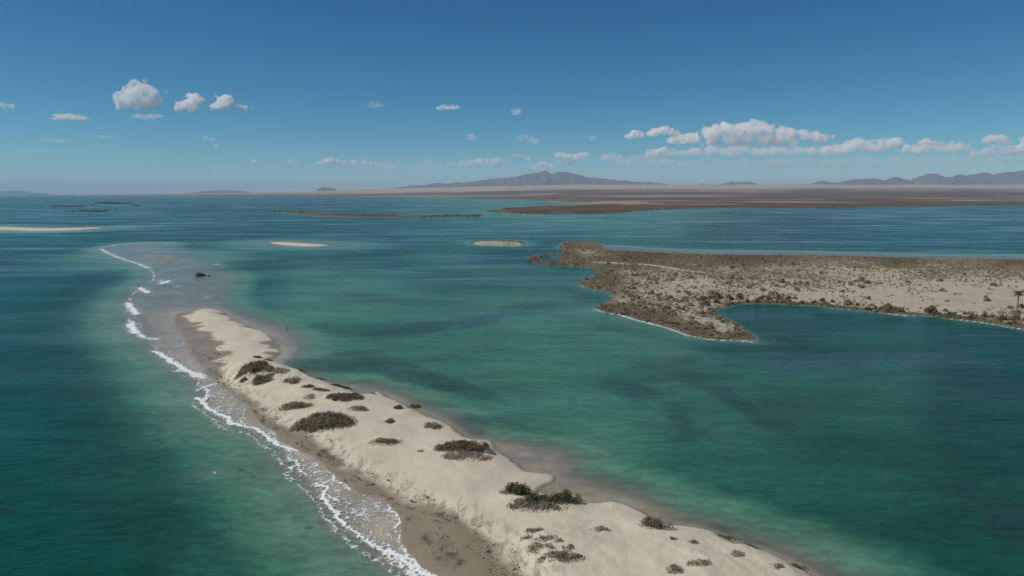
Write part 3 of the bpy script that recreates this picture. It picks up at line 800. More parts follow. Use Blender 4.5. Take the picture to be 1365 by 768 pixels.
# ------------------------------------------------------------------ plants
def quads(P, S, RNG_, flat=.0, aspect=1.0, up=None):
    """leaf faces: centre P, size S, random directions"""
    n = len(P)
    a = RNG_.normal(size=(n, 3)); a /= np.linalg.norm(a, axis=1)[:, None]
    b = RNG_.normal(size=(n, 3))
    if up is not None:
        a = a * (1 - up) + np.array([0, 0, 1.0]) * up * RNG_.uniform(.4, 1.4, (n, 1)); a /= np.linalg.norm(a, axis=1)[:, None]
    b -= (a * b).sum(1)[:, None] * a; b /= np.linalg.norm(b, axis=1)[:, None]
    a = a * S[:, None] * .5 * aspect; b = b * S[:, None] * .5
    V = np.stack([P - a - b * .55, P - a * .2 + b, P + a + b * .5, P + a * .3 - b], 1).reshape(-1, 3)
    return V, np.arange(4 * n).reshape(-1, 4)
def bush_cloud(w, d, h, rng, dens, leaf, sparse=0.0):
    """points spread through a lobed, flattened crown on a w x d footprint"""
    area = math.pi / 4 * w * d
    rl = min(max(.34 * min(w, d), .3), .95)
    nl = max(6, int(area / (rl * rl * .85)))
    L = []
    while len(L) < nl:
        x, y = rng.uniform(-1, 1, 2)
        q = x * x + y * y
        if q > 1: continue
        if sparse and rng.random() < sparse * .5: 
            nl -= 1
            continue
        k = rng.uniform(.65, 1.25) * (1 - .35 * q)
        L.append((x * (w / 2 - rl * .6), y * (d / 2 - rl * .6), rl * rng.uniform(.65, 1.25), h * k))
    N = int(area * dens)
    L = np.array(L)
    i = rng.integers(0, len(L), N)
    th = rng.uniform(0, 2 * math.pi, N); cz = rng.uniform(0, 1, N) ** .8
    rr = rng.uniform(.35, 1.0, N) ** .6
    sr = np.sqrt(np.maximum(1 - cz * cz, 0))
    P = np.stack([L[i, 0] + np.cos(th) * sr * L[i, 2] * rr, L[i, 1] + np.sin(th) * sr * L[i, 2] * rr, .05 + cz * L[i, 3] * rr * .95], 1)
    # stray sprigs around the skirt of the crown
    e = rng.random(N) < .10
    a_ = rng.uniform(0, 6.283, N); q_ = rng.uniform(.75, 1.12, N)
    P[e] = np.stack([np.cos(a_) * q_ * w / 2, np.sin(a_) * q_ * d / 2, rng.uniform(.03, .3, N) * h], 1)[e]
    P += rng.normal(size=P.shape) * leaf * .3
    P[:, 2] = np.maximum(P[:, 2], .03)
    return P, L
def foliage_mesh(name, P, leaf, rng, mat, h, up=None, aspect=1.3):
    S = leaf * rng.uniform(.6, 1.4, len(P))
    V, Q = quads(P, S, rng, up=up, aspect=aspect)
    V[:, 2] = np.maximum(V[:, 2], .0)
    me = mesh_from(name, V, Q)
    # leaf age: fresh to dry, leaf by leaf, in loose clumps
    cl = fbm(P[:, 0] / .8 + 40, P[:, 1] / .8 + 40, int(rng.integers(1, 9999)), 3)
    t = np.clip(rng.uniform(0, 1, len(P)) * .6 + cl * .55 - .08, 0, 1)
    attr(me, 'tint', np.repeat(t, 4))
    if mat: me.materials.append(mat)
    return me
def tube(pts, rad, n=5):
    pts = np.array(pts, float); V = []; Q = []
    for i, p in enumerate(pts):
        t = pts[min(i + 1, len(pts) - 1)] - pts[max(i - 1, 0)]; t /= np.linalg.norm(t) + 1e-9
        a = np.cross(t, [0.3, 1, .2]); a /= np.linalg.norm(a) + 1e-9; b = np.cross(t, a)
        for k_ in range(n):
            th = 2 * math.pi * k_ / n
            V.append(p + rad[i] * (math.cos(th) * a + math.sin(th) * b))
    for i in range(len(pts) - 1):
        for k_ in range(n):
            Q.append((i * n + k_, i * n + (k_ + 1) % n, (i + 1) * n + (k_ + 1) % n, (i + 1) * n + k_))
    return np.array(V), np.array(Q)
def join(parts):
    V = []; Q = []; o = 0
    for v, q in parts:
        V.append(v); Q.append(q + o); o += len(v)
    return np.concatenate(V), np.concatenate(Q)
def stems_mesh(L, h, rng, mat):
    """branches of one plant: they leave a common root under the sand and rise into the crown"""
    t = max(.012, .022 * h)
    V = [np.array([(.06 * math.cos(a), .06 * math.sin(a), -.5) for a in (0, 1.57, 3.14, 4.71)])]; Q = []; n = 4
    for k_ in range(min(len(L), 14)):
        x, y, r, hh = L[rng.integers(0, len(L))]
        b = np.array([x * .8 + rng.normal() * .1, y * .8 + rng.normal() * .1, -.3])
        e = np.array([x + rng.normal() * r * .6, y + rng.normal() * r * .6, hh * .85])
        m = (b + e) / 2 + rng.normal(size=3) * .12
        v, q = tube([b, m, e], [t * 1.6, t, t * .4], 4)
        V.append(v); Q.append(q + n)
        Q.append(np.array([(j, (j + 1) % 4, n + (j + 1) % 4, n + j) for j in range(4)]))
        n += len(v)
    me = mesh_from('stem', np.concatenate(V), np.concatenate(Q)); me.materials.append(mat)
    return me
def shrub(name, cat, label, u, v, wpx, hpx, hm, mat, dens=70, leaf=.2, sparse=0.0, up=None, aspect=1.3, group=None, seed=None):
    x, y, z = place(u, v + hpx * .22)
    dist = math.sqrt(x * x + y * y + (CAM_H - z) ** 2)
    m = dist / FPX
    w = wpx * m
    sdep = (CAM_H - z) / dist
    d = (hpx * m - .8 * hm) / sdep
    d = min(max(d, .5 * w, .6), 1.3 * w)
    rng = np.random.default_rng(seed if seed is not None else int(u * 7 + v * 13))
    leaf *= .64; dens *= 2.3
    root = empty(name, (x, y, z))
    root.rotation_euler = (0, 0, 0)
    P, L = bush_cloud(w, d, hm, rng, dens, leaf, sparse)
    # settle the crown on the lie of the sand
    gx = ground(P[:, 0] + x, P[:, 1] + y) - z
    gl = ground(L[:, 0] + x, L[:, 1] + y) - z
    P[:, 2] += gx
    S = leaf * rng.uniform(.6, 1.4, len(P))
    V, Q = quads(P, S, rng, up=up, aspect=aspect)
    me = mesh_from('foliage', V, Q)
    cl = fbm(P[:, 0] / .9 + 40, P[:, 1] / .9 + 40, int(rng.integers(1, 9999)), 3)
    attr(me, 'tint', np.repeat(np.clip(rng.uniform(0, 1, len(P)) * .6 + cl * .55 - .08, 0, 1), 4))
    me.materials.append(mat)
    link('foliage', me, None, root)
    L2 = L.copy(); L2[:, 3] += np.maximum(gl, 0)
    link('stem', stems_mesh(L2, hm, rng, M_WOOD), None, root)
    tag(root, label, cat, group, 'thing')
    return root
G = 'shrubs on the sand spit'
def sh(*a, **k_): return shrub('dune_shrub', 'shrub', *a, group=G, **k_)
def gr(*a, **k_): return shrub('dune_grass', 'grass', *a, group='dry grass clumps on the sand spit', up=.55, aspect=2.6, **k_)
sh('large grey sprawling shrub crowning the dune mound at the far end', 338, 488, 34, 14, 1.3, M_GREY, 75, .26)
sh('dark slanting shrub on the left slope of the far dune mound', 322, 496, 17, 7, .8, M_GREY, 75, .24)
sh('small upright shrub just left of the round bush below the mound', 324, 506, 9, 8, 1.0, M_GREY, 90, .22)
sh('round grey-green bush with dark right side below the far mound', 349, 506, 24, 14, 1.9, M_GREY, 120, .22)
sh('dark low shrub on the rim behind the far dune mound', 343, 476, 11, 4, .6, M_DARK, 80, .24)
sh('thin dark shrub at the lagoon edge of the mound rim', 359, 480, 14, 3, .45, M_DARK, 80, .24)
sh('shrub on the right shoulder of the far dune mound', 356, 491, 15, 9, .9, M_GREY, 70, .24, sparse=.3)
sh('little shrub right above the round grey-green bush', 362, 499, 8, 6, .6, M_GREY, 70, .22)
sh('pale open shrub right of the far mound, upper of two', 374, 493, 20, 8, .6, M_PALE, 45, .22, sparse=.5)
sh('pale shrub with dark sprigs right of mound, lower of two', 389, 504, 21, 8, .7, M_GREY, 45, .22, sparse=.5)
sh('dark matted shrub between the far mound and the flat dark bush', 411, 515, 17, 6, .6, M_DARK, 80, .22)
sh('thin trailing dark shrub beside the flat dark bush', 428, 519, 22, 4, .4, M_DARK, 60, .22, sparse=.3)
sh('pale sparse shrub below the dark matted shrub', 413, 528, 14, 7, .5, M_PALE, 45, .2, sparse=.4)
sh('broad flat dark brown shrub near the lagoon edge', 460, 527, 46, 13, 1.0, M_DARK, 85, .24)
sh('brown tattered shrub left of the broad flat dark one', 394, 539, 42, 11, .9, M_RUST, 60, .22, sparse=.3)
sh('dark inner shrub within the brown tattered scrub', 400, 539, 26, 8, .9, M_DARK, 55, .22, sparse=.2)
sh('pale grey shrub below the broad flat dark one', 477, 543, 26, 10, .8, M_PALE, 60, .2, sparse=.2)
sh('largest shrub of the spit, wide grey-olive thicket near the beach', 432, 558, 78, 22, 1.5, M_GREY, 90, .24)
sh('pale ragged shrub at the left foot of the largest thicket', 396, 567, 18, 11, .6, M_PALE, 50, .2, sparse=.4)
sh('small round dark shrub, left of a pair at the lagoon edge', 532, 543, 14, 8, .9, M_DARK, 110, .2)
sh('long dark shrub, right of a pair at the lagoon edge', 552, 541, 19, 6, .8, M_DARK, 100, .2)
sh('lone small round grey shrub in the middle of open sand', 519, 561, 13, 8, .8, M_GREY, 110, .2)
sh('reddish pale low scrub alone on the open sand', 513, 587, 42, 11, .55, M_RUST, 48, .2, sparse=.45)
sh('tiny pale tuft shrub between the reddish scrub and the olive bush', 560, 601, 11, 4, .35, M_PALE, 60, .18, sparse=.2)
sh('tiny rust sprig on the sand point at the lagoon', 497, 524, 9, 3, .3, M_RUST, 60, .18)
gr('pale dry grass along the lagoon rim above the olive bush', 578, 566, 24, 10, .45, M_PALE, 40, .22, sparse=.4)
sh('long low olive-brown shrub lying along the lagoon edge', 616, 593, 68, 13, 1.2, M_DARK, 95, .22)
sh('olive crown of the long low shrub at its right end', 638, 594, 34, 11, 1.3, M_GREEN, 60, .2)
gr('fringe of dry twigs below the long low olive shrub', 622, 606, 62, 6, .4, M_PALE, 45, .2, sparse=.4)
gr('ring of dry grass at the right end of the olive shrub', 655, 603, 12, 7, .4, M_PALE, 40, .2, sparse=.3)
sh('tall rounded green bush, left of the cove', 691, 653, 46, 21, 1.9, M_GREEN, 150, .2)
sh('tall rounded green bush, right of the cove', 755, 663, 42, 21, 1.8, M_GREEN, 150, .2)
sh('low green thicket joining the two tall bushes at the cove', 722, 667, 52, 11, 1.0, M_GREEN, 110, .2)
gr('dry twigs at the foot of the green cove thicket', 718, 674, 76, 7, .45, M_PALE, 55, .18, sparse=.3)
sh('grey-olive bush hanging over the lagoon edge nearer the camera', 874, 698, 40, 16, 1.5, M_GREY, 140, .18)
sh('small pale scrub alone on the sand below the cove', 800, 705, 25, 8, .5, M_PALE, 60, .16, sparse=.4)
gr('brownish twiggy scrub, densest clump at the bottom of the hummock', 750, 739, 42, 15, .5, M_PALE, 50, .17, sparse=.3)
gr('pale dry grass at the top left of the near hummock', 711, 707, 24, 8, .4, M_PALE, 50, .16, sparse=.4)
sh('small dark sprig on top of the near hummock', 744, 721, 13, 5, .5, M_DARK, 90, .15)
gr('pale dry grass on the left side of the near hummock', 713, 727, 20, 15, .4, M_PALE, 40, .16, sparse=.45)
gr('dry grass in the middle of the near hummock', 727, 716, 30, 10, .4, M_PALE, 32, .16, sparse=.5)
for hu, hv, hl in ((731,727,'thin pale twigs at the heart of the near hummock'), (700,716,'lone pale tuft at the left rim of the near hummock'), (757,729,'brown twigs on the right flank of the near hummock'), (724,742,'sparse twigs at the lower left foot of the near hummock'), (770,742,'stray twigs right of the densest near hummock clump')):
    gr(hl, hu, hv, 18, 9, .35, M_PALE if hu < 750 else M_RUST, 26, .16, sparse=.5)
sh('small green-grey tuft just below the grey-olive bush', 897, 718, 12, 6, .5, M_GREEN, 80, .15, sparse=.2)
gr('pale twiggy clump at the bottom edge of the picture', 899, 757, 20, 14, .4, M_PALE, 50, .15, sparse=.3)
sh('rusty arched scrub near the bottom edge of the spit', 931, 750, 32, 7, .45, M_RUST, 70, .15, sparse=.2)
gr('faint pale tuft on the rounded sand shoulder', 925, 722, 12, 7, .35, M_PALE, 50, .15, sparse=.3)
gr('faded brown clump on the rim of the sand shoulder', 984, 737, 16, 10, .4, M_PALE, 60, .15, sparse=.3)
gr('greyish flat clump near the lower right tip of visible sand', 1035, 754, 18, 8, .4, M_PALE, 60, .15, sparse=.3)
sh('yellow-green saltbush strip at the right lagoon edge of the spit', 1066, 755, 26, 7, .45, M_YEL, 90, .15, sparse=.2)
sh('yellow-green strip at the lagoon edge by the far point', 455, 515, 28, 4, .4, M_YEL, 80, .2)
sh('dark marsh shrub over dark water beside the far mound', 408, 493, 22, 5, .6, M_GREEN, 70, .24)
sh('second marsh shrub along the lagoon bank right of the mound', 428, 504, 14, 4, .5, M_DARK, 70, .24)
sh('low brown saltbush on the wet bank near the bottom right', 968, 715, 30, 6, .35, M_DARK, 60, .15, sparse=.3)
sh('thin green saltbush on the near lagoon bank', 1003, 727, 26, 5, .35, M_YEL, 60, .15, sparse=.35)

# ------------------------------------------------------------------ tide wrack on the beach
def wrack():
    rng = np.random.default_rng(5)
    P = []; S = []
    tide = poly(DEBRIS[2:26], .8)
    seg = np.linalg.norm(np.diff(tide, axis=0), axis=1); cum = np.concatenate([[0], np.cumsum(seg)])
    for k_ in range(300):
        t = rng.uniform(0, cum[-1]); i = min(np.searchsorted(cum, t) - 1, len(seg) - 1); i = max(i, 0)
        p = tide[i] + (tide[i + 1] - tide[i]) * (t - cum[i]) / seg[i]
        dr = (tide[i + 1] - tide[i]) / seg[i]; nr_ = np.array([-dr[1], dr[0]])
        c = p + nr_ * rng.normal() * 1.1 + nr_ * rng.choice([-.6, .6, 2.0])
        n = int(rng.integers(4, 34)); ln = rng.uniform(.2, 1.9)
        q = c + dr * rng.normal(size=(n, 1)) * ln * .5 + nr_ * rng.normal(size=(n, 1)) * rng.uniform(.08, .28)
        P.append(q); S.append(np.full(n, rng.uniform(.06, .17)))
    for u, v, ru, n in [(640,704,10,70),(566,716,6,60),(573,722,5,50),(590,731,14,80),(602,735,12,70),(612,748,8,50),(440,606,8,60),(447,612,10,60),(432,600,8,40),(662,742,8,40),(652,758,8,40),(672,755,10,50),(690,762,10,50)]:
        x, y = unproj(u, v, .4); m = math.hypot(x, y) / FPX
        P.append(np.array([x, y]) + rng.normal(size=(n, 2)) * np.array([ru * m * .7, ru * m * 1.5])); S.append(np.full(n, .09))
    P = np.concatenate(P); S = np.concatenate(S) * rng.uniform(.6, 1.5, len(P))
    z, F = ground(P[:, 0], P[:, 1], True)
    ok = (z > .02) & (F['dL'] < -.3); P = P[ok]; S = S[ok]; z = z[ok]
    V, Q = quads(np.stack([P[:, 0], P[:, 1], z + .035], 1), S, rng, aspect=1.8)
    c = np.repeat(z + .03, 4)
    V[:, 2] = c + (V[:, 2] - c) * .35
    me = mesh_from('seaweed_wrack', V, Q); attr(me, 'tint', np.repeat(rng.uniform(0, 1, len(P)), 4))
    tag(link('seaweed_wrack', me, M_WEED), 'dark dry seaweed scattered along the tide line of the beach', 'seaweed', kind='stuff')
wrack()

# ------------------------------------------------------------------ headland scrub
def head_scrub():
    rng = np.random.default_rng(77)
    N = 110000
    u = rng.uniform(700, 1420, N); 
    x0, y0 = unproj(700, 322); 
    # uniform over ground area
    y = np.exp(rng.uniform(math.log(205), math.log(730), N)); u = rng.uniform(700, 1440, N)
    x = (u - IW / 2) / FPX * (y * CP + CAM_H * SP)
    keep = rng.uniform(0, 1, N) < (np.minimum(y, 640) / 640) ** 1.6 * .9 + .08
    x, y = x[keep], y[keep]
    z, F = ground(x, y, True)
    m = F['dH'] < -.4
    x, y, z, dH = x[m], y[m], z[m], F['dH'][m]
    veg = head_veg(x, y, dH)
    cl = fbm(x / 16, y / 24, 311)
    pr = np.clip(np.maximum(sstep(.04, .55, veg) * (.35 + 1.3 * sstep(.38, .62, cl)), sstep(.7, .9, veg)), .015, 1)
    m = rng.uniform(0, 1, len(x)) < pr
    x, y, z, veg = x[m], y[m], z[m], veg[m]
    fr = seg_dist(x, y, P_FRINGE, False)
    size = np.clip(rng.lognormal(-.32, .42, len(x)), .3, 2.2) * np.where(veg > .8, .8, 1.0)
    dark = (fr < 15) & (rng.uniform(0, 1, len(x)) < .6)
    size = np.where(dark, size * 1.45, size)
    return x, y, z, veg, size, dark, fr
hx_, hy_, hz_, hveg_, hsize_, hdark_, hfr_ = head_scrub()
app = hsize_ / np.hypot(hx_, hy_)
u_, v_ = proj(hx_, hy_, hz_)
app = np.where((u_ > 690) & (u_ < 1362), app, 0)
order = np.argsort(-app)
# prototypes
def proto_mesh(seed, mat, n, w=1.0, h=.62, leaf=.16):
    rng = np.random.default_rng(seed)
    P, L = bush_cloud(w, w * .9, h, rng, n / (math.pi / 4 * w * w * .9), leaf, 0)
    return foliage_mesh('scrub_foliage', P, leaf, rng, mat, h)
PG = [proto_mesh(400 + i, M_GREY, 150, h=.55 + .1 * (i % 3)) for i in range(4)]
PB = [proto_mesh(420 + i, M_RUST, 130, h=.5 + .1 * (i % 2)) for i in range(2)]
PD = [proto_mesh(440 + i, M_DARK if i % 2 else M_GREEN, 170, h=.6 + .1 * (i % 3)) for i in range(4)]
indiv = order[:290]
for i in indiv:
    uu_, vv_ = float(u_[i]), float(v_[i])
    if hdark_[i]:
        zone = 'at the inner corner of the cove' if uu_ < 1080 else 'halfway along the straight right shore' if uu_ < 1250 else 'near the palm on the right shore'
        o = link('shore_bush', random.choice(PD)); tag(o, 'dark waterside bush on the headland, ' + zone, 'bush', 'dark bushes ' + zone)
    else:
        zone = ('on the low front point' if vv_ > 404 and uu_ < 1020 else 'on the left part' if uu_ < 900 else 'on the middle part above the cove' if uu_ < 1110 else 'on the bare right-hand sand')
        o = link('scrub_bush', random.choice(PG if random.random() < .8 else PB)); tag(o, 'small grey-brown scrub bush of the headland, ' + zone, 'bush', 'headland scrub ' + zone)
    s_ = float(hsize_[i]) * random.uniform(1.1, 1.5)
    o.location = (float(hx_[i]), float(hy_[i]), float(hz_[i]) - .03); o.rotation_euler = (0, 0, random.uniform(0, 6.28)); o.scale = (s_, s_, s_ * random.uniform(.8, 1.2))
rest = order[290:]
def scrub_mass(idx, mat, name, label, leaves):
    rng = np.random.default_rng(len(idx))
    n = len(idx)
    S = np.repeat(hsize_[idx], leaves)
    th = rng.uniform(0, 6.283, n * leaves); cz = rng.uniform(0, 1, n * leaves); sr = np.sqrt(1 - cz ** 2); rr = rng.uniform(.5, 1, n * leaves)
    P = np.stack([np.repeat(hx_[idx], leaves) + np.cos(th) * sr * S * .6 * rr, np.repeat(hy_[idx], leaves) + np.sin(th) * sr * S * .6 * rr,
                  np.repeat(hz_[idx], leaves) + .04 + cz * S * .6 * rr], 1)
    V, Q = quads(P, S * .36 * rng.uniform(.6, 1.4, len(S)), rng)
    me = mesh_from(name, V, Q)
    attr(me, 'tint', np.repeat(np.clip(np.repeat(rng.uniform(0, .7, n), leaves) + rng.uniform(0, .3, n * leaves), 0, 1), 4))
    tag(link(name, me, mat), label, 'scrub', kind='stuff')
gm = rest[hveg_[rest] <= .78]; dm = rest[hveg_[rest] > .78]
scrub_mass(gm, M_GREY, 'headland_scrub', 'grey desert scrub too small to count across the headland sand', 22)
scrub_mass(dm, M_MARSH, 'salt_marsh', 'brown salt marsh growth covering the headland edges and back', 18)

# dark mangrove fringe on the far shores and islets
def fringe(name, label, lines, n, hmin, hmax, seed, mat):
    rng = np.random.default_rng(seed)
    P = []; S = []
    for pts, width in lines:
        w = poly(pts); seg = np.linalg.norm(np.diff(w, axis=0), axis=1); cum = np.concatenate([[0], np.cumsum(seg)])
        pu = np.array(pts, float)
        k_ = int(n * (pu[-1, 0] - pu[0, 0]) / 100)
        uu = rng.uniform(pu[0, 0], pu[-1, 0], k_); vv = np.interp(uu, pu[:, 0], pu[:, 1])
        x, y = unproj(uu, vv)
        y = y + rng.normal(size=k_) * width
        h = rng.uniform(hmin, hmax, k_) * (.4 + .9 * fbm(x / 40, y / 300, seed))
        for q in range(7):
            P.append(np.stack([x + rng.normal(size=k_) * h * .55, y + rng.normal(size=k_) * h * .6, h * rng.uniform(.15, .95, k_)], 1)); S.append(h * .6)
    P = np.concatenate(P); S = np.concatenate(S)
    V, Q = quads(P, S, rng)
    me = mesh_from(name, V, Q); attr(me, 'tint', np.repeat(rng.uniform(0, .8, len(P)), 4))
    tag(link(name, me, mat), label, 'mangrove', kind='stuff')
fringe('mangrove_fringe', 'dark mangrove growth along the thin islet across the lagoon', [([(364,282.6),(390,283),(425,285.4),(470,288),(560,289.4),(640,288.2)], 18)], 170, 1.6, 4.0, 51, M_GREEN)
fringe('mangrove_fringe', 'dark mangrove growth lining the shore of the far desert plain', [([(650,281.5),(676,284.8),(745,285.6),(798,284.6),(832,283.2),(851,280.8),(904,278.7),(1000,276.8),(1060,277.3),(1179,275.6),(1400,273.6)], 30), ([(290,261.7),(420,262.5),(560,263.5),(640,264.8),(706,266.2)], 150)], 150, 2.0, 4.6, 53, M_DARK)
fringe('mangrove_fringe', 'dark growth on the distant reef islets near the horizon', [([(60,275),(118,274.6)], 60), ([(122,270.6),(180,271)], 90), ([(174,274.4),(189,274.3)], 30), ([(106,281.6),(150,281)], 30)], 160, 2.5, 5.0, 57, M_GREEN)
fringe('islet_scrub', 'brown scrub on the small white islet beside the headland', [([(627,324),(640,322),(665,321.9),(690,323.3),(698,326)], 4), ([(704,349),(716,347)], 6), ([(718,343),(733,341)], 5)], 130, .8, 1.8, 59, M_RUST)

# ------------------------------------------------------------------ palm
def palm():
    x, y, z = place(1356, 411.5)
    root = empty('palm_tree', (x, y, z))
    rng = np.random.default_rng(9)
    H = 6.3
    pts = [(0, 0, -.3), (.05, 0, 1.5), (.12, .05, 3.2), (.12, .05, 4.9), (.05, 0, H)]
    V, Q = tube(pts, [.34, .26, .23, .22, .26], 9)
    me = mesh_from('trunk', V, Q); me.materials.append(M_TRUNK); smooth(me); link('trunk', me, None, root)
    for k_ in range(32):
        a = k_ * 2.399; el = [1.1, .75, .4, .1, -.25][k_ % 5]; ln = rng.uniform(1.5, 2.2)
        d = np.array([math.cos(a), math.sin(a), 0]); P = []; 
        for t in np.linspace(0, 1, 9):
            P.append(np.array([.05, 0, H]) + d * ln * t * math.cos(el * (1 - t * .6)) + np.array([0, 0, 1]) * (ln * t * math.sin(el) - 1.0 * t * t))
        P = np.array(P); parts = [tube(P, np.linspace(.035, .008, 9), 4)]
        side = np.array([-d[1], d[0], 0])
        for j in range(1, 9):
            for sg in (-1, 1):
                b = P[j]; t = P[j] - P[j - 1]; t /= np.linalg.norm(t)
                l = .55 * (1 - .5 * abs(j / 8 - .5)); tip = b + sg * side * l + t * l * .5 + np.array([0, 0, -.22])
                wv = t * .11
                parts.append((np.array([b - wv, b + wv, tip + wv * .3, tip - wv * .3]), np.array([[0, 1, 2, 3]])))
        V, Q = join(parts)
        me = mesh_from('frond', V, Q); attr(me, 'tint', np.full(len(V), rng.uniform(0, .6))); me.materials.append(M_GREEN); link('frond', me, None, root)
    tag(root, 'lone palm tree on bare sand at the right edge of the headland', 'palm tree')
palm()

# ------------------------------------------------------------------ dark rock in the shallows, mooring stakes
def rock(label, u, v, sx, sy, sz, seed):
    x, y = unproj(u, v); rng = np.random.default_rng(seed)
    n, mth = 18, 28
    V = []
    for i in range(n + 1):
        ph = math.pi * i / n
        for j in range(mth):
            th = 2 * math.pi * j / mth
            p = np.array([math.sin(ph) * math.cos(th), math.sin(ph) * math.sin(th), math.cos(ph)])
            k_ = .7 + .75 * float(fbm(np.array([p[0] * 1.6 + 9 + p[2]]), np.array([p[1] * 1.6 + 4 - p[2] * .7]), seed, 5)[0])
            q_ = p * k_ * (sx, sy, sz)
            q_[2] *= 1.15 - .5 * q_[0] / sx + .35 * math.copysign(1, math.sin(q_[0] * 5.1 + q_[1] * 2.3)) * (.4 if p[2] > .2 else 0)
            V.append(q_)
    Q = [(i * mth + j, (i + 1) * mth + j, (i + 1) * mth + (j + 1) % mth, i * mth + (j + 1) % mth) for i in range(n) for j in range(mth)]
    me = mesh_from('rock', np.array(V), np.array(Q))
    o = link('rock', me, M_ROCK); o.location = (float(x), float(y), .0)
    return tag(o, label, 'rock', 'dark rocks in the shallows')
rock('larger dark rock standing in the shallows beyond the spit', 267, 367.8, 2.5, 3.4, 1.15, 35)
rock('small dark rock just right of the larger one in shallows', 279, 368, 1.0, 1.2, .35, 33)
def stake(label, u, v, h, lean):
    x, y = unproj(u, v); root = empty('mooring_stake', (float(x), float(y), 0))
    V, Q = tube([(0, 0, -1.6), (lean * .5, 0, h * .5), (lean, 0, h)], [.1, .09, .075], 8)
    cap = (np.array([V[16 + k_] for k_ in range(8)]), None)
    me = mesh_from('post', V, Q); me.materials.append(M_WOOD); smooth(me); link('post', me, None, root)
    V2, Q2 = tube([(lean, 0, h - .02), (lean, 0, h + .06)], [.085, .01], 8)
    me = mesh_from('post_top', V2, Q2); me.materials.append(M_WOOD); link('post_top', me, None, root)
    return tag(root, label, 'stake', 'wooden stakes in the lagoon')
stake('dark wooden stake in the shallows beside the sand tip', 383, 441, 1.8, .1)
stake('short stake in the lagoon right of the sand tip', 435.5, 438, 1.2, -.05)
stake('tall thin stake standing alone in mid lagoon', 645, 427, 2.1, .04)
stake('stub of a stake left of the tall lagoon stake', 633.5, 424, .7, .1)

# ------------------------------------------------------------------ clouds
def mat_cloud(name, dens, size):
    k = NT(name)
    pv = k.n('ShaderNodeVolumePrincipled')
    pv.inputs['Color'].default_value = (1, 1, 1, 1); pv.inputs['Anisotropy'].default_value = 0.0
    n = k.noise(k.objco(), .9 / size, 7, .66)
    k.l(k.math('MULTIPLY', k.ramp(n, .40, .66), dens * 1.0), pv.inputs['Density'])
    k.l(pv.outputs[0], k.out.inputs['Volume'])
    return k.m
ZB = 1400.0
TEX = []
for q in range(2):
    t_ = bpy.data.textures.new('cloud_billow', 'CLOUDS'); t_.noise_depth = 4 if q == 0 else 3; TEX.append(t_)
def cloud(label, puffs, base_v, tau, group=None, zb=ZB, flat=1.0, wide=None):
    """puffs: (u, v, radius px) discs of the outline; built as billows with the same depth as width"""
    D = (zb - CAM_H) / ((HORIZON - base_v) / FPX)
    m = D / FPX
    us = np.array([p[0] for p in puffs], float); cu = us.mean()
    rng = np.random.default_rng(int(cu * 3 + base_v * 5))
    root = np.array([(cu - IW / 2) * m, D, zb])
    ico_v, ico_f = ICO
    wide = wide or (1.9 if flat < .9 else 1.0 if np.mean([p[2] for p in puffs]) > 6.5 else 1.4)
    soft = tau <= 2.7
    if soft:
        puffs = [(a, b, r * 1.3) for a, b, r in puffs]; tau *= .7
    parts = []
    for (u, v, r) in puffs:
        for q in range(9):
            rr = r * m * (1 if q == 0 else rng.uniform(.22, .6))
            off = np.zeros(3) if q == 0 else rng.normal(size=3) * np.array([.6 * wide, .8, .38 * flat]) * r * m
            c = np.array([(u - cu) * m, 0, CAM_H + (HORIZON - v) * m - zb]) + off
            parts.append((ico_v * rr * np.array([wide, 1.25, flat]) + c, ico_f))
    V, F = join(parts)
    V[:, 2] = np.where(V[:, 2] < 0, V[:, 2] * .25, V[:, 2])
    me = mesh_from('cloud', V, F)
    size = np.mean([p[2] for p in puffs]) * m
    o = link('cloud', me)
    o.location = root
    rm = o.modifiers.new('remesh', 'REMESH'); rm.mode = 'VOXEL'; rm.voxel_size = float(max(size * .10, 3.0))
    for t_, sc_, st_ in ((TEX[0], .8, .8), (TEX[1], .28, .4)):
        tx = t_.copy(); tx.noise_scale = float(size * sc_)
        dm_ = o.modifiers.new('billow', 'DISPLACE'); dm_.texture = tx; dm_.texture_coords = 'LOCAL'; dm_.strength = float(size * st_ * (.7 if soft else 1)); dm_.mid_level = .55
    mat = mat_cloud('cloud_vapour', tau / (2 * size), float(size))
    me.materials.append(mat)
    tag(o, label, 'cloud', group or 'fair-weather clouds')
    return o
def ico():
    import bmesh
    bm = bmesh.new(); bmesh.ops.create_icosphere(bm, subdivisions=3, radius=1)
    V = np.array([v.co[:] for v in bm.verts]); F = np.array([[v.index for v in f.verts] for f in bm.faces]); bm.free()
    return V, F
ICO = ico()
cloud('largest single puffy cloud at the upper left of the sky', [(176,137,11),(186,127,11),(193,121,10),(203,127,12),(214,134,12),(205,140,11),(192,138,12),(218,141,8)], 150, 5)
cloud('thin flat cloud just below the largest puffy cloud', [(194,158,3.5),(203,159,4),(212,158,4),(221,158,3)], 162, 2.2, flat=.7)
cloud('second puffy cloud, right of the largest one', [(271,136,8),(278,139,6),(264,143,8),(252,145,7),(267,149,7),(246,148,4)], 155, 6)
cloud('third cloud with a thin tail drawn out to the right', [(310,137,7),(304,143,6.5),(314,145,6),(296,146,4.5),(325,146,4),(335,147,3),(345,147.5,2)], 150, 5)
cloud('small flat oval cloud left of the largest puffy one', [(88,161,4),(97,159.5,5.5),(106,159,5.5),(115,160,5),(122,160.5,3.5)], 165, 5, flat=.75)
cloud('cloud cut by the left edge of the picture', [(2,139,6),(8,142,6),(-10,140,8),(18,146,4),(31,145.5,3.6)], 150, 3.5)
cloud('faint streak of cloud at the far left, above the horizon', [(66,188,2.5),(78,189,3.2),(92,189.5,3.2),(103,189,2.6)], 192, 1.6, flat=.7)
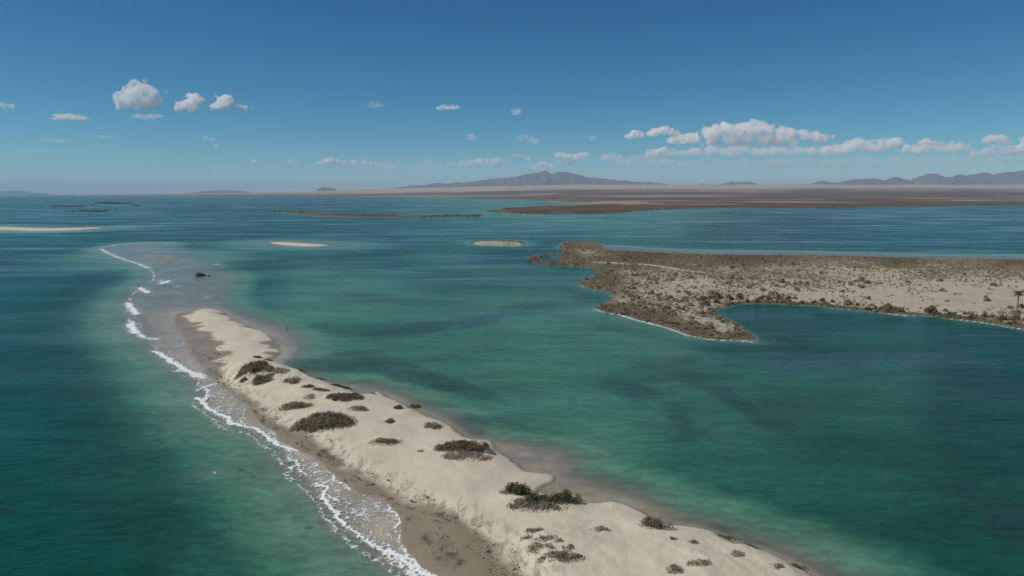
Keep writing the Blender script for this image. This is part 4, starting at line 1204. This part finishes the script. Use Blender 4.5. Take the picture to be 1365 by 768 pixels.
cloud('faint small streak between the far left clouds', [(138,184,2),(146,184.5,2.8),(153,185,2)], 187, 1.3, flat=.7)
cloud('faint wisp below the second puffy cloud, upper of two', [(282,187,2.5),(290,188,3)], 190, 1.4)
cloud('faint wisp below the second puffy cloud, lower of two', [(293,196,3)], 199, 1.4)
cloud('small bright flat cloud in mid sky', [(588,148,3.2),(597,147,4.4),(606,146.5,4)], 151, 4, flat=.75)
cloud('tiny round cloud right of the mid-sky flat cloud', [(688,152.5,4.2)], 156, 2.4)
cloud('very faint wisp left of the mid-sky flat cloud', [(502,144,4),(509,143,3)], 147, 1.0)
cloud('tiny faint puff low in mid sky', [(628,184.5,4)], 188, 1.4)
cloud('faint ragged wisp above the mountain', [(697,186,3.5),(706,187,4.5),(713,190,3.5)], 193, 1.2)
cloud('tiny puff left of the cloud bank', [(787,185.5,3.4)], 189, 1.6)
cloud('small low puff above the far shore, leftmost bright one', [(342,218,3.2),(351,219.5,2.8),(358,220,2)], 222.5, 4)
cloud('tiny low puff between two low clouds at left', [(391,216.5,2.6),(399,219,2)], 221, 2.4)
cloud('long low cloud with a bright knob on its left', [(428,218.5,3),(437,216.5,4),(444,215,4.6),(452,218,3.6),(463,217.5,3.8),(475,217.5,4),(488,218,4),(497,220,3)], 222.5, 4)
cloud('low cloud right of the long knobbed one', [(506,223,3),(515,222,4),(524,222.5,3.4)], 227, 2.6)
cloud('faint pale low cloud left of the mountain', [(568,221,4),(576,219,5),(585,222,4)], 227, 1.5)
cloud('ragged low cloud above the left slope of the mountain', [(606,221,3.6),(618,219.5,4.5),(628,218,5),(640,217,5.5),(652,217.5,5),(663,216.5,5),(671,219,3.5)], 225, 3)
cloud('tiny low puff above the summit, left one', [(687,209,3),(694,209,2.4)], 212, 2.6)
cloud('tiny low puff above the summit, right one', [(703,212.5,3.6)], 216, 3)
cloud('bright low cloud touching the mountain summit', [(714,224,4),(724,221,5),(732,222,4.5)], 227, 4)
cloud('low cloud pair above the right slope of the mountain', [(746,208,4.5),(755,210,5),(764,212,5.5),(773,210,5.5),(779,208,4),(760,217,4),(748,217,4)], 220, 3.6)
cloud('small square-set cloud right of the mountain cloud pair', [(806,211,5),(814,210,5),(821,211,4)], 215, 3)
cloud('small cumulus leading the cloud bank on its left', [(837,184,4),(843,181.5,5.5),(849,183,4)], 187.5, 6)
cloud('second cumulus of the cloud bank with a slanting tail', [(864,180,4.5),(872,178,5.5),(881,176.5,6),(891,178,5),(898,181,4)], 184.5, 6)
BK = 'right-hand cloud bank'
cloud('tallest heaped cumulus of the bank on the right', [(908,188,7),(920,186,8),(938,180,9.5),(950,177,9.5),(962,177,10),(975,177,10.5),(986,175,10.5),(998,172,11),(1010,175,10.5),(1022,179,10),(1036,180,10),(1050,182,9.5),(1064,182,9),(1078,184,8.5),(1090,186,7),(970,188,9),(990,188,9),(1010,188,9.5),(1030,189,9),(1050,190,8),(945,188,9)], 196, 5, BK)
cloud('ragged knob below the left shoulder of the tallest cumulus', [(892,189,5),(902,187,6),(913,186,6.5),(922,189,5)], 194, 5, BK)
cloud('bright low heap at the left foot of the bank', [(862,208,4.5),(871,206,6),(881,203,6),(890,207,5)], 213, 5, BK)
cloud('long grey layer beneath the tallest cumulus', [(905,205,6),(925,204,8),(945,202,9),(965,202,9),(985,201,9),(1005,203,9),(1025,202,9),(1045,204,9),(1065,203,9),(1085,203,8)], 211, 2.9, BK, flat=.7)
cloud('heaped cumulus right of the tallest one', [(1095,202,7),(1108,200,8.5),(1122,198,9),(1134,194,9.5),(1146,198,9),(1158,196,9.5),(1170,194,9),(1184,192,8),(1194,195,6)], 207, 5, BK)
cloud('small bright cap floating above the bank', [(1220,192,3.4),(1226,190.5,4.4),(1232,192.5,3)], 195, 6, BK)
cloud('flat-topped cumulus in the middle of the right bank', [(1200,201,7),(1214,200,8),(1228,199,8),(1244,198,8),(1258,197,7.5),(1270,198,7),(1282,200,6)], 206, 4, BK)
cloud('rounded cumulus standing over the right mountains', [(1304,189,4.5),(1312,186,6),(1322,187,6),(1330,191,4)], 196, 4, BK)
cloud('low heap over the right mountains below the rounded cumulus', [(1290,206,6),(1305,205,7.5),(1318,202,8),(1332,201,8),(1345,202,7)], 211, 4, BK)
cloud('white cumulus cut by the right edge of the picture', [(1356,191,7),(1366,187,9),(1380,188,10),(1350,198,6),(1395,192,8)], 203, 6, BK)
cloud('faint low layer at the left of the bank near the horizon', [(832,216,6),(846,214,7),(862,216,7),(876,218,7),(892,219,6)], 224, 1.9, BK, flat=.8)
cloud('faint low layer under the middle of the bank', [(915,220,7),(935,221,7),(960,219,8),(985,221,7),(1005,220,7),(1030,217,8),(1050,218,8),(1070,217,7),(1092,218,7)], 227, 1.9, BK, flat=.7)
cloud('faint low layer under the right of the bank', [(1115,218,7),(1140,216,8),(1165,219,7),(1190,215,8),(1215,218,7),(1245,215,8),(1262,213,8),(1285,216,7),(1310,217,7),(1340,214,8),(1365,216,8)], 226, 1.9, BK, flat=.7)

# ------------------------------------------------------------------ haze
def haze():
    k = NT('haze_air')
    pv = k.n('ShaderNodeVolumePrincipled')
    pv.inputs['Color'].default_value = (.53, .70, .90, 1)
    pv.inputs['Density'].default_value = 2.9e-5
    pv.inputs['Anisotropy'].default_value = 0.0
    k.l(pv.outputs[0], k.out.inputs['Volume'])
    x, y0, y1, z0, z1 = 76000, -76000, 76000, -10.5, 990
    V = np.array([(sx * x, yy, zz) for zz in (z0, z1) for yy in (y0, y1) for sx in (-1, 1)])
    Q = np.array([(0, 2, 3, 1), (4, 5, 7, 6), (0, 1, 5, 4), (2, 6, 7, 3), (0, 4, 6, 2), (1, 3, 7, 5)])
    me = mesh_from('haze', V, Q); me.materials.append(k.m)
    tag(link('haze', me), kind='stuff')
haze()
